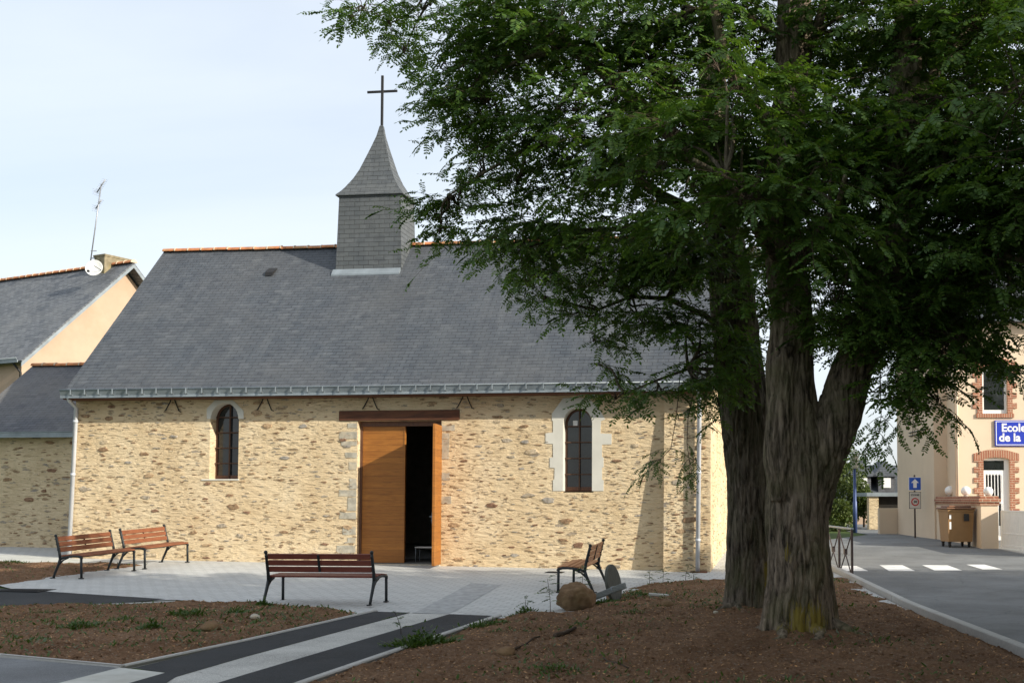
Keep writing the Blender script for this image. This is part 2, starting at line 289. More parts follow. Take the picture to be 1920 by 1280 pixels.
# ------------------------------------------------------------------ mesh builder
class MB:
    def __init__(s): s.v = []; s.f = []; s.m = []; s.smooth = []
    def add(s, vs, fs, mi=0, sm=False, mat=None):
        o = len(s.v)
        s.v += [tuple(mat@Vector(v)) if mat else tuple(v) for v in vs]
        for f in fs: s.f.append(tuple(i+o for i in f)); s.m.append(mi); s.smooth.append(sm)
        return s
    def box(s, x0, x1, y0, y1, z0, z1, mi=0, mat=None, bev=0):
        if bev > 0:
            b = min(bev, .45*min(abs(x1-x0), abs(y1-y0), abs(z1-z0))); vs = []; 
            cs = [(x0, x1), (y0, y1), (z0, z1)]; idx = {}
            for i in (0, 1):
                for j in (0, 1):
                    for k in (0, 1):
                        c = [cs[0][i], cs[1][j], cs[2][k]]; sg = [1 if not q else -1 for q in (i, j, k)]
                        for a in range(3):
                            p = list(c)
                            for d in range(3):
                                if d != a: p[d] += sg[d]*b
                            idx[(i, j, k, a)] = len(vs); vs.append(p)
            fs = []
            for a in range(3):
                o1, o2 = [(1, 2), (2, 0), (0, 1)][a]
                for q in (0, 1):
                    l = []
                    for (u, w) in ((0, 0), (1, 0), (1, 1), (0, 1)):
                        t = [0, 0, 0]; t[a] = q; t[o1] = u; t[o2] = w; l.append(idx[(*t, a)])
                    fs.append(l if q else l[::-1])
            for a in range(3):   # edges along axis a
                o1, o2 = [(1, 2), (2, 0), (0, 1)][a]
                for u in (0, 1):
                    for w in (0, 1):
                        t0 = [0, 0, 0]; t1 = [0, 0, 0]; t1[a] = 1; t0[o1] = t1[o1] = u; t0[o2] = t1[o2] = w
                        l = [idx[(*t0, o1)], idx[(*t1, o1)], idx[(*t1, o2)], idx[(*t0, o2)]]
                        fs.append(l if (u ^ w) else l[::-1])
            for i in (0, 1):
                for j in (0, 1):
                    for k in (0, 1):
                        l = [idx[(i, j, k, 0)], idx[(i, j, k, 1)], idx[(i, j, k, 2)]]; fs.append(l if (i ^ j ^ k) else l[::-1])
            return s.add(vs, fs, mi, False, mat)
        vs = [(x0, y0, z0), (x1, y0, z0), (x1, y1, z0), (x0, y1, z0), (x0, y0, z1), (x1, y0, z1), (x1, y1, z1), (x0, y1, z1)]
        return s.add(vs, [(0, 3, 2, 1), (4, 5, 6, 7), (0, 1, 5, 4), (1, 2, 6, 5), (2, 3, 7, 6), (3, 0, 4, 7)], mi, False, mat)
    def prism(s, pts, a, b, mi=0, mat=None):
        """pts: 3-D outline; swept by vector from offset a to offset b"""
        n = len(pts); A = [Vector(p)+Vector(a) for p in pts]; B = [Vector(p)+Vector(b) for p in pts]
        tri = tessellate_polygon([A]); nrm = Vector((0, 0, 0))
        for i in range(n): nrm += A[i].cross(A[(i+1) % n])
        if nrm.dot(Vector(b)-Vector(a)) > 0: A, B = B, A      # A is the far side
        fs = []
        for t in tri:
            q = (A[t[1]]-A[t[0]]).cross(A[t[2]]-A[t[0]])
            t = tuple(t) if q.dot(nrm) > 0 else tuple(t)[::-1]
            fs.append(t); fs.append(tuple(i+n for i in t[::-1]))
        for i in range(n): j = (i+1) % n; fs.append((j, i, i+n, j+n))
        return s.add(A+B, fs, mi, False, mat)
    def tube(s, pts, r, seg=8, mi=0, caps=True, mat=None, sm=True):
        pts = [Vector(p) for p in pts]; rs = r if isinstance(r, (list, tuple)) else [r]*len(pts)
        vs = []; fs = []; up = None
        for i, p in enumerate(pts):
            d = (pts[min(i+1, len(pts)-1)]-pts[max(i-1, 0)]).normalized()
            if up is None: up = Vector((0, 0, 1)) if abs(d.z) < .9 else Vector((1, 0, 0))
            a = d.cross(up); a = a.normalized() if a.length > 1e-6 else Vector((1, 0, 0)); b = a.cross(d).normalized(); up = b
            for k in range(seg):
                t = 2*math.pi*k/seg; vs.append(p+(a*math.cos(t)+b*math.sin(t))*rs[i])
        for i in range(len(pts)-1):
            for k in range(seg):
                j = (k+1) % seg; fs.append((i*seg+k, i*seg+j, (i+1)*seg+j, (i+1)*seg+k)[::-1])
        if caps: fs.append(tuple(range(seg))); fs.append(tuple(range((len(pts)-1)*seg, len(pts)*seg))[::-1])
        return s.add(vs, fs, mi, sm, mat)
    def lathe(s, prof, seg=16, mi=0, mat=None, sm=True):
        vs = []; fs = []
        for (r, z) in prof:
            for k in range(seg): t = 2*math.pi*k/seg; vs.append((r*math.cos(t), r*math.sin(t), z))
        for i in range(len(prof)-1):
            for k in range(seg):
                j = (k+1) % seg; fs.append((i*seg+k, i*seg+j, (i+1)*seg+j, (i+1)*seg+k))
        return s.add(vs, fs, mi, sm, mat)
    def ball(s, c, r, seg=16, mi=0):
        prof = [(max(1e-4, r*math.sin(math.pi*i/10)), -r*math.cos(math.pi*i/10)) for i in range(11)]
        return s.lathe(prof, seg, mi, Matrix.Translation(Vector(c)))
    def build(s, name, mats, parent=None, loc=None, rotz=0, uv=True):
        me = bpy.data.meshes.new(name); me.from_pydata(s.v, [], s.f)
        if not isinstance(mats, (list, tuple)): mats = [mats]
        for m in mats: me.materials.append(m)
        me.polygons.foreach_set('material_index', s.m); me.polygons.foreach_set('use_smooth', s.smooth)
        me.update()
        if uv: autouv(me)
        o = bpy.data.objects.new(name, me); col.objects.link(o)
        if parent: o.parent = parent
        if loc is not None: o.location = loc
        o.rotation_euler.z = rotz
        return o
def autouv(me):
    uvl = me.uv_layers.new(name='UVMap'); n = len(me.loops); out = np.zeros((n, 2), np.float32)
    vs = [v.co for v in me.vertices]
    for p in me.polygons:
        nn = p.normal
        if abs(nn.z) > .98: t = Vector((1, 0, 0)); b = Vector((0, 1, 0))
        elif abs(nn.x) < .04 and nn.z > .3: t = Vector((1, 0, 0)); b = Vector((0, .7133, .7009)) if nn.y < 0 else Vector((0, -.7133, .7009))
        else: t = Vector((0, 0, 1)).cross(nn).normalized(); b = nn.cross(t)
        for li in p.loop_indices:
            c = vs[me.loops[li].vertex_index]; out[li] = (c.dot(t), c.dot(b))
    uvl.data.foreach_set('uv', out.ravel())
def empty(name, loc=(0, 0, 0), rz=0):
    o = bpy.data.objects.new(name, None); o.empty_display_size = .3; col.objects.link(o); o.location = loc; o.rotation_euler.z = rz; return o
def tag(o, label=None, cat=None, group=None, kind=None):
    for k, v in (('label', label), ('category', cat), ('group', group), ('kind', kind)):
        if v: o[k] = v
    return o
def children(o): return [c for c in col.objects if c.parent == o]
def copy_tree(o, parent=None):
    c = o.copy(); col.objects.link(c)
    if parent: c.parent = parent
    for ch in children(o): copy_tree(ch, c)
    return c
def quick(name, verts, faces, mats, parent=None, uv=False, smooth=False, mi=None):
    """mesh straight from numpy arrays of equal-sized faces"""
    me = bpy.data.meshes.new(name); nv = len(verts); nf, k = faces.shape
    me.vertices.add(nv); me.vertices.foreach_set('co', verts.astype(np.float32).ravel())
    me.loops.add(nf*k); me.loops.foreach_set('vertex_index', faces.astype(np.int32).ravel())
    me.polygons.add(nf); me.polygons.foreach_set('loop_start', np.arange(nf, dtype=np.int32)*k); me.polygons.foreach_set('loop_total', np.full(nf, k, np.int32))
    if smooth: me.polygons.foreach_set('use_smooth', np.ones(nf, bool))
    if mi is not None: me.polygons.foreach_set('material_index', mi.astype(np.int32))
    for m in (mats if isinstance(mats, (list, tuple)) else [mats]): me.materials.append(m)
    me.update(calc_edges=True); me.validate()
    o = bpy.data.objects.new(name, me); col.objects.link(o)
    if parent: o.parent = parent
    return o
# ------------------------------------------------------------------ ground sheets
def sheet(name, poly, off, mat, thick=0, step=1.0):
    """flat sheet draped on the terrain: polygon (x,y) cut along a metre grid"""
    bm = bmesh.new(); pts = [Vector((p[0], p[1], 0)) for p in poly]; vs = [bm.verts.new(p) for p in pts]
    for t in tessellate_polygon([pts]):
        try: bm.faces.new([vs[i] for i in t])
        except ValueError: pass
    xs = [p.x for p in pts]; ys = [p.y for p in pts]
    def cuts(a, b, lo, hi): return [k*step for k in range(int(math.ceil(max(a, lo)/step)), int(math.floor(min(b, hi)/step))+1)]
    for x in cuts(min(xs), max(xs), -18, 2): bmesh.ops.bisect_plane(bm, geom=bm.verts[:]+bm.edges[:]+bm.faces[:], plane_co=(x, 0, 0), plane_no=(1, 0, 0))
    for y in cuts(min(ys), max(ys), 12, 35): bmesh.ops.bisect_plane(bm, geom=bm.verts[:]+bm.edges[:]+bm.faces[:], plane_co=(0, y, 0), plane_no=(0, 1, 0))
    bmesh.ops.remove_doubles(bm, verts=bm.verts, dist=1e-4)
    for v in bm.verts: v.co.z = g(v.co.x, v.co.y)+off
    for f in bm.faces:
        f.normal_update()
        if f.normal.z < 0: f.normal_flip()
    me = bpy.data.meshes.new(name); bm.to_mesh(me); bm.free(); me.materials.append(mat); autouv(me)
    o = bpy.data.objects.new(name, me); col.objects.link(o); return o
def st(o): o['kind'] = 'structure'; return o
def pxpoly(l): return [tuple(G(*p)[:2]) for p in l]
st(sheet('ground', [(-300, -60), (300, -60), (300, 900), (-300, 900)], -.02, M['turf']))
KX = 4.14
st(sheet('road', [(KX, -10), (60, -10), (60, 70), (KX+4.4, 70), (KX+4.2, 41), (KX, 32)], 0, M['road']))
plaza = [(-19.5, 31)] + pxpoly([(-40, 1045), (-40, 1102), (0, 1098), (130, 1130), (330, 1124), (640, 1150), (925, 1158), (1045, 1165), (1200, 1130)]) + [(2.6, 17.0), (KX-.14, 16.5), (KX-.14, 32), (2.4, 36), (-19.5, 36)]
st(sheet('plaza_paving', plaza, .004, M['paver']))
# darker band running from the path towards the door
st(sheet('paving_band', pxpoly([(883, 1093), (940, 1096), (838, 1152), (772, 1150)]), .008, M['paver_dark']))
st(sheet('annex_pavement', pxpoly([(-60, 1040), (60, 1041), (132, 1047), (250, 1058), (-60, 1053)]), .008, M['concrete']))
# paths in the foreground
st(sheet('side_path', pxpoly([(-60, 1096), (0, 1103), (311, 1123), (221, 1131.5), (0, 1137), (-60, 1140)]), .008, M['black_asphalt']))
st(sheet('lower_path', pxpoly([(-60, 1227), (225, 1252), (110, 1281), (40, 1300), (-60, 1330)]), .004, asphalt('grey_asphalt', (.15, .155, .16), .3)))
st(sheet('path_apron', pxpoly([(225, 1252), (311, 1262), (250, 1281), (190, 1310), (20, 1310), (110, 1281)]), .008, M['concrete']))
st(sheet('path_left_lane', pxpoly([(697, 1147), (770, 1149), (460, 1232), (330, 1270), (300, 1290), (180, 1300), (311, 1262), (250, 1254), (460, 1203)]), .012, M['black_asphalt']))
st(sheet('path_centre', pxpoly([(770, 1149), (842, 1152), (460, 1265.5), (400, 1284), (330, 1310), (200, 1330), (330, 1270), (460, 1232)]), .008, M['centre']))
st(sheet('path_right_lane', pxpoly([(842, 1152), (923, 1155), (560, 1280), (480, 1310), (330, 1310), (400, 1284), (460, 1265.5)]), .012, M['black_asphalt']))
def kerb(name, line, w, h, mat, side=1, base=-.05):
    mb = MB(); pts = []
    for i in range(len(line)-1):
        a = Vector((*line[i], 0)); b = Vector((*line[i+1], 0)); n = max(1, int((b-a).length/.7))
        for k in range(n): pts.append(a.lerp(b, k/n))
    pts.append(Vector((*line[-1], 0))); rows = []
    for i, p in enumerate(pts):
        d = (pts[min(i+1, len(pts)-1)]-pts[max(i-1, 0)]).normalized(); nn = Vector((-d.y, d.x, 0))*side; q = p+nn*w; z = g(p.x, p.y)
        b = .012
        rows.append([(p.x, p.y, z+base), (p.x, p.y, z+h-b), (p.x+nn.x*b, p.y+nn.y*b, z+h), (q.x-nn.x*b, q.y-nn.y*b, z+h), (q.x, q.y, z+h-b), (q.x, q.y, z+base)])
    vs = [v for r in rows for v in r]; fs = []
    for i in range(len(rows)-1):
        for k in range(5):
            f = (i*6+k, i*6+k+1, i*6+k+7, i*6+k+6); fs.append(f if side < 0 else f[::-1])
    fs.append(tuple(range(6))); fs.append(tuple(range((len(rows)-1)*6, len(rows)*6))[::-1])
    o = mb.add(vs, fs).build(name, mat)
    # make normals consistent
    bm = bmesh.new(); bm.from_mesh(o.data); bmesh.ops.recalc_face_normals(bm, faces=bm.faces); bm.to_mesh(o.data); bm.free()
    return st(o)
kerb('road_kerb', [(KX, 5), (KX, 22.2), (KX+.02, 32)], .12, .10, M['kerb'])
kerb('path_kerb', pxpoly([(700, 1146), (460, 1201), (225, 1250.5)]), .07, .03, M['kerb'], 1)
kerb('path_kerb_right', pxpoly([(930, 1155), (740, 1219), (560, 1281), (440, 1325)]), .09, .03, M['kerb'], 1)
kerb('path_kerb_low', pxpoly([(225, 1252), (0, 1231), (-60, 1226)]), .06, .03, M['kerb'], -1)
kerb('path_kerb_side', pxpoly([(330, 1127), (221, 1132.5), (0, 1139), (-60, 1141)]), .06, .02, M['kerb'], 1)
# crossing stripes
def stripe(px):
    q = pxpoly(px); return st(sheet('crossing_stripe', q, .004, M['marking']))
for l in ([(1560, 1060), (1606, 1060.5), (1628, 1070), (1574, 1070)], [(1649, 1059), (1692, 1059), (1716, 1070), (1667, 1070)], [(1729, 1059), (1776, 1059), (1804, 1069), (1752, 1069)], [(1812, 1058), (1846, 1058), (1880, 1067), (1842, 1067)]): stripe(l)
# soil beds -----------------------------------------------------------
def dist_poly(pts, poly):
    P0 = np.array(poly); P1 = np.roll(P0, -1, 0); d = np.full(len(pts), 1e9); ins = np.zeros(len(pts), bool)
    for a, b in zip(P0, P1):
        ab = b-a; t = np.clip(((pts-a)@ab)/max(ab@ab, 1e-9), 0, 1); q = a+t[:, None]*ab; d = np.minimum(d, np.hypot(*(pts-q).T))
        c = ((a[1] > pts[:, 1]) != (b[1] > pts[:, 1])); x = (b[0]-a[0])*(pts[:, 1]-a[1])/(b[1]-a[1]+1e-12)+a[0]; ins ^= c & (pts[:, 0] < x)
    return np.where(ins, d, -d)
def fbm(x, y, s, o=4, seed=0):
    t = 0; a = 1; 
    for k in range(o):
        t += a*mn.noise(Vector((x*s+seed, y*s-seed, seed*.37+k*9.1))); s *= 2.07; a *= .55
    return t
BEDS = {}
def bed(name, poly, h, edge, step, mound=None, rough=.045):
    P0 = np.array(poly); x0, y0 = P0.min(0)-.1; x1, y1 = P0.max(0)+.1
    xs = np.arange(x0, x1, step); ys = np.arange(y0, y1, step); X, Y = np.meshgrid(xs, ys); pts = np.c_[X.ravel(), Y.ravel()]
    d = dist_poly(pts, poly); z = np.zeros(len(pts))
    for i, (x, y) in enumerate(pts):
        if d[i] < -2*step: continue
        e = min(max(d[i]/edge, 0), 1); e = e*e*(3-2*e)
        m = mound(x, y) if mound else 0
        z[i] = g(x, y)-.012+(h+m)*e+(rough*fbm(x, y, 1.6, 3)+rough*.9*abs(fbm(x, y, 7, 3, 5)))*min(1, max(d[i], 0)/.15+.2)
    nx = len(xs); idx = np.arange(len(pts)).reshape(X.shape)
    q = np.stack([idx[:-1, :-1], idx[:-1, 1:], idx[1:, 1:], idx[1:, :-1]], -1).reshape(-1, 4)
    q = q[(d[q] > -step*.8).all(1)]
    used = np.unique(q); mp_ = -np.ones(len(pts), int); mp_[used] = np.arange(len(used))
    V = np.c_[pts, z][used]; o = quick(name, V, mp_[q], M['soil'], smooth=True); st(o)
    grid = z.reshape(X.shape); dg = d.reshape(X.shape)
    def hz(x, y):
        i = (x-x0)/step; j = (y-y0)/step; a = int(i); b = int(j)
        if a < 0 or b < 0 or a >= len(xs)-1 or b >= len(ys)-1: return None, -1
        u = i-a; w = j-b
        zz = (grid[b, a]*(1-u)+grid[b, a+1]*u)*(1-w)+(grid[b+1, a]*(1-u)+grid[b+1, a+1]*u)*w
        return zz, dg[b, a]
    BEDS[name] = (hz, (x0, x1, y0, y1)); return o
TREE1 = Vector((1.80, 12.35)); TREE2 = Vector((1.52, 15.2))
def mound(x, y):
    a = math.exp(-((x-1.9)**2/9+(y-13.4)**2/16)); r1 = math.hypot(x-TREE1.x, y-TREE1.y); r2 = math.hypot(x-TREE2.x, y-TREE2.y)
    return .16*a+.06*math.exp(-(r1/.62)**4)+.06*math.exp(-(r2/.6)**4)
right_px = [(930, 1157), (975, 1152), (1045, 1150), (1100, 1135), (1150, 1112), (1190, 1096), (1260, 1090), (1400, 1087)]
right_poly = pxpoly(right_px)+[(KX-.10, 22.2), (KX-.10, 7.5)]+[(-2.6, 7.5)]+pxpoly([(560, 1283), (740, 1221)])
bed('soil_bed_right', right_poly, .05, .7, .055, mound)
left_poly = pxpoly([(-90, 1141), (0, 1139), (221, 1134), (337, 1129), (450, 1131), (562, 1137), (640, 1146), (696, 1148), (460, 1202), (225, 1250), (0, 1230), (-90, 1221)])
bed('soil_bed_left', left_poly, .07, .5, .055, lambda x, y: .05*max(0, fbm(x, y, .6, 2, 3)))
bed('soil_bed_far', pxpoly([(-90, 1053.5), (110, 1053.5), (180, 1055), (277, 1059), (0, 1098), (-90, 1102)]), .04, .4, .09)
def soil_z(x, y):
    for n, (hz, bb) in BEDS.items():
        if bb[0] < x < bb[1] and bb[2] < y < bb[3]:
            z, d = hz(x, y)
            if z is not None and d > .02: return z
    return g(x, y)+.01
# ------------------------------------------------------------------ the chapel
CA = R(7.3); CU = Vector((math.cos(CA), -math.sin(CA), 0)); CN = Vector((math.sin(CA), math.cos(CA), 0)); CO = G(1334, 1070); CO.z = 0
def W(px, py, d=0):
    r = ray(px, py); o = CO+CN*d; t = (o-EYE).dot(CN)/r.dot(CN); p = EYE+t*r; return Vector(((p-CO).dot(CU), d, p.z))
def wl(x, y): p = CO+CU*x+CN*y; return p.x, p.y
def gl(x, y): return g(*wl(x, y))
chapel = empty('chapel', CO, -CA)
tag(chapel, 'ochre rubble stone chapel with dark slate roof, small bell tower and half open oak door', 'chapel')
XL, XR, DEP = -14.45, -.10, 7.8
EZ, RZ, RY = 3.93, 8.17, 3.9
def arch(x0, x1, z0, ztop, n=14, k=1.08, off=0):
    x0 -= off; x1 += off; z0 -= off; ztop += off
    a = (x1-x0)/2; sp = ztop-a*k; c = (x0+x1)/2
    return [(x0, z0), (x1, z0)]+[(c+a*math.cos(math.pi*i/n), sp+a*k*math.sin(math.pi*i/n)) for i in range(n+1)]
def holed(mb, outer, holes, y0, y1, mi=0):
    loops = [outer]+holes; vs3 = [[Vector((x, z, 0)) for x, z in l] for l in loops]; flat = [p for l in loops for p in l]; n = len(flat)
    A = [(x, y0, z) for x, z in flat]; B = [(x, y1, z) for x, z in flat]; fs = []
    for t in tessellate_polygon(vs3):
        a, b, c = [Vector(flat[i]) for i in t]
        if (b-a).cross(c-a) < 0: t = t[::-1]
        fs.append(tuple(t)); fs.append(tuple(i+n for i in t[::-1]))
    o = 0
    for k, l in enumerate(loops):
        m = len(l); ar = sum(l[i][0]*l[(i+1) % m][1]-l[(i+1) % m][0]*l[i][1] for i in range(m))
        for i in range(m):
            j = (i+1) % m; f = (o+j, o+i, o+i+n, o+j+n); flip = (ar > 0) == (k == 0)
            fs.append(f if flip else f[::-1])
        o += m
    mb.add(A+B, fs, mi)
DX0, DX1, DZ = -7.76, -5.86, 3.36
w1 = (-11.20, -10.52, 2.09, 3.80); w2 = (-3.17, -2.54, 1.82, 3.60)
rng = random.Random(3)
def inside_open(x, z, m):
    if DX0-m < x < DX1+m and z < 3.62+m*.5: return True
    if -8.25-m*.5 < x < -5.4+m*.5 and 3.3 < z < 3.66: return True
    if w1[0]-m-.03 < x < w1[1]+m and w1[2]-m*.6 < z < w1[3]+.1: return True
    if w1[0]-.12-m < x < w1[1]+.16+m and 3.42-m*.5 < z < 3.9: return True
    if w2[0]-.30-m*.6 < x < w2[1]+.30+m*.6 and w2[2]-m*.6 < z < 3.97: return True
    return False
def add_stones(mb, n, fpos, to3, big=.10, scale=1.12):
    """irregular rubble stones standing a few mm proud of the plaster"""
    done = []; cell = {}
    for _ in range(n*6):
        if len(done) >= n: break
        x, z = fpos()
        isb = rng.random() < big
        L_ = (rng.uniform(.18, .34) if isb else rng.uniform(.05, .22)*rng.uniform(.5, 1.1))*scale
        H_ = L_*(rng.uniform(.28, .5) if isb else rng.uniform(.12, .34)); 
        H_ = max(H_, .016)
        if to3.skip(x, z, L_/2): continue
        ck = (int(x/.3), int(z/.15)); ok = True
        for a in (-1, 0, 1):
            for b in (-1, 0, 1):
                for (q, r_, l_, h_) in cell.get((ck[0]+a, ck[1]+b), ()):
                    if abs(q-x) < (L_+l_)*.52 and abs(r_-z) < (H_+h_)*.55: ok = False
        if not ok: continue
        cell.setdefault(ck, []).append((x, z, L_, H_)); done.append(1)
        m = 11; hgt = rng.uniform(.006, .016)*(1.5 if isb else 1); rot = rng.gauss(0, .06); vs = []
        rr = [rng.uniform(.55, 1.12) for _ in range(m)]
        for (s_, yy) in ((1.0, .006), (.82, -hgt), (.45, -hgt*1.15)):
            for k in range(m):
                t = 2*math.pi*k/m; ex = abs(math.cos(t))**.75*math.copysign(1, math.cos(t)); ez = abs(math.sin(t))**.9*math.copysign(1, math.sin(t))
                dx = ex*L_/2*rr[k]*s_; dz = ez*H_/2*rr[(k*4) % m]*s_
                vs.append(to3(x+dx*math.cos(rot)-dz*math.sin(rot), yy+rng.uniform(-.0025, .0025)*(s_ < 1), z+dx*math.sin(rot)+dz*math.cos(rot)))
        fs = [tuple(range(2*m, 3*m))]
        for q in range(2):
            for k in range(m): j = (k+1) % m; fs.append((q*m+k, q*m+j, (q+1)*m+j, (q+1)*m+k))
        mb.add(vs, fs if to3.flip > 0 else [f[::-1] for f in fs], 1+rng.choice([0, 1, 1, 2, 2, 3, 4, 4, 5, 0]))
class T3:
    def __init__(s, f, skip, flip=1): s.f = f; s.skip = skip; s.flip = flip
    def __call__(s, x, y, z): return s.f(x, y, z)
BX = -.98
def bump_y(x, z):  # front of the battered corner buttress
    return -.06-.26*max(0, (3.7-z)/3.7)
fw = MB()
holed(fw, [(XL, -.2), (DX0, -.2), (DX0, DZ), (DX1, DZ), (DX1, -.2), (XR, -.2), (XR, EZ+.05), (XL, EZ+.05)], [arch(*w1), arch(*w2, off=.03)], 0, .5)
skipf = lambda x, z, m: inside_open(x, z, m) or x > BX-.03-m or x < XL+m or z > 3.9
add_stones(fw, 1500, lambda: (rng.uniform(XL, BX), rng.uniform(.2, 3.9)), T3(lambda x, y, z: (x, y, z), skipf))
front = fw.build('front_wall', [M['rubble']]+M['stone'], chapel)
bw = MB()
pr = [(bump_y(0, z), z) for z in (-.2, 1.2, 2.4, 3.72)]
bw.prism([(BX, y, z) for y, z in pr]+[(BX, -.001, 3.86), (BX, -.001, -.2)], (0, 0, 0), (0-BX, 0, 0))
T = T3(lambda x, y, z: (x, y+bump_y(x, z), z), lambda x, z, m: x < BX+.02+m or x > -.02-m or z > 3.6)
add_stones(bw, 330, lambda: (rng.uniform(BX, 0), rng.uniform(.2, 3.6)), T, .12, 1.1)
bw.build('corner_buttress', [M['rubble']]+M['stone'], chapel)
gw = MB()   # right gable wall
zr = lambda y: EZ+(RZ-EZ)*(1-abs(y-RY)/(RY+.40))-.12
gw.prism([(0, .002, -.2), (0, DEP, -.2), (0, DEP, zr(DEP)), (0, RY, zr(RY)), (0, .002, zr(0))], (-.5, 0, 0), (-.002, 0, 0))
add_stones(gw, 500, lambda: (rng.uniform(.1, DEP-.1), rng.uniform(.2, 5)), T3(lambda a, y, z: (y-.002, a, z), lambda x, z, m: z > zr(x)-.1), .05)
gw.build('gable_wall', [M['rubble']]+M['stone'], chapel)
gw = MB(); gw.prism([(0, .502, -.2), (0, DEP, -.2), (0, DEP, zr(DEP)), (0, RY, zr(RY)), (0, .502, zr(.5))], (XL, 0, 0), (XL+.5, 0, 0)); gw.build('gable_wall', M['rubble'], chapel)
MB().box(XL+.5, -.502, DEP-.5, DEP-.002, -.2, EZ).build('rear_wall', [M['plaster']], chapel)
MB().box(XL+.5, -.502, .17, DEP-.5, -.1, gl(-6.8, 0)+.045).build('floor', M['innerfloor'], chapel)
# roof slopes
RXL, RXR = -14.70, .10
def slope(y0, z0, y1, z1, th=.07):
    d = Vector((0, y1-y0, z1-z0)).normalized(); nn = Vector((0, -d.z, d.y)) if y1 > y0 else Vector((0, d.z, -d.y))
    nn = nn if nn.z > 0 else -nn
    return [(0, y0, z0), (0, y1, z1), (0, y1-nn.y*th, z1-nn.z*th), (0, y0-nn.y*th, z0-nn.z*th)]
GXL = RXL+.20
def sag(x, t): return -.035*math.sin(math.pi*(x-RXL)/(RXR-RXL))*t+.010*mn.noise(Vector((x*.8, t*2.5, 1)))+.006*mn.noise(Vector((x*2.6, t*7, 5)))
rf = MB(); NX, NY = 56, 18; vs = []; fs = []
for j_ in range(NY+1):
    t = j_/NY; y = -.42+(RY+.42)*t; z = 4.0+(RZ-4.0)*t; xl = GXL+(RXL-GXL)*t
    for i_ in range(NX+1): x = xl+(RXR-xl)*i_/NX; vs.append((x, y, z+sag(x, t)))
nb = len(vs)
for v in list(vs): vs.append((v[0], v[1]+.05, v[2]-.055))
for j_ in range(NY):
    for i_ in range(NX): a = j_*(NX+1)+i_; fs += [(a, a+1, a+NX+2, a+NX+1), (nb+a, nb+a+NX+1, nb+a+NX+2, nb+a+1)]
for i_ in range(NX): fs.append((i_+1, i_, nb+i_, nb+i_+1))
for j_ in range(NY): a = j_*(NX+1); b = a+NX; fs += [(a, a+NX+1, nb+a+NX+1, nb+a), (b+NX+1, b, nb+b, nb+b+NX+1)]
rf.add(vs, fs); rf.prism(slope(DEP+.42, 4.0, RY+.03, RZ-.02), (RXL, 0, 0), (RXR, 0, 0))
roof = rf.build('roof', M['slate'], chapel)
def ridge_tiles(parent, x0, x1, y, z, r=.085, step=.36, name='ridge_tiles', sagf=None):
    mb = MB(); n = max(1, int(abs(x1-x0)/step)); s = (x1-x0)/n
    for i in range(n):
        a = x0+i*s; dz = rng.uniform(-.006, .006)+(sagf(a) if sagf else 0)
        for (u0, u1, rr, mi) in ((a+.004, a+s*.93, r, 0), (a+s*.93, a+s, r*1.16, 1)):
            vs = []; m = 8
            for q in (u0, u1):
                for k in range(m+1): t = math.pi*k/m; vs.append((q, y+rr*1.15*math.cos(t), z+dz-.03+rr*math.sin(t)))
            fs = [(k, k+1, m+2+k, m+1+k) for k in range(m)]; fs += [tuple(range(m+1))[::-1], tuple(range(m+1, 2*m+2))]
            mb.add(vs, fs, mi)
    return mb.build(name, [M['ridge'], M['ridge_mortar']], parent)
TXL, TXR = W(632, 515, 3.1).x, W(752, 515, 3.1).x; TC = (TXL+TXR)/2; TH = (TXR-TXL)/2-.01
sg_ = lambda x: sag(x, 1)
ridge_tiles(chapel, RXL, TC-TH-.01, RY, RZ+.02, sagf=sg_); ridge_tiles(chapel, TC+TH+.01, RXR, RY, RZ+.02, sagf=sg_)
# gutter
gt = MB()
gt.box(GXL-.03, RXR+.02, -.455, -.425, 3.898, 3.952)
gt.add([(GXL-.03, -.44, 3.955), (RXR+.02, -.44, 3.955), (RXR+.02, -.49, 4.075), (GXL-.03, -.49, 4.075), (GXL-.03, -.415, 3.955), (RXR+.02, -.415, 3.955), (RXR+.02, -.475, 4.075), (GXL-.03, -.475, 4.075)],
       [(0, 1, 2, 3), (7, 6, 5, 4), (3, 2, 6, 7), (0, 3, 7, 4), (2, 1, 5, 6)])
gt.add([(GXL-.03, -.43, 3.965), (RXR+.02, -.43, 3.965), (RXR+.02, -.33, 4.04), (GXL-.03, -.33, 4.04)], [(0, 1, 2, 3)])
gt.tube([(GXL-.03, -.492, 4.08), (RXR+.02, -.492, 4.08)], .014, 8)
gutter = gt.build('gutter', M['zinc'], chapel)

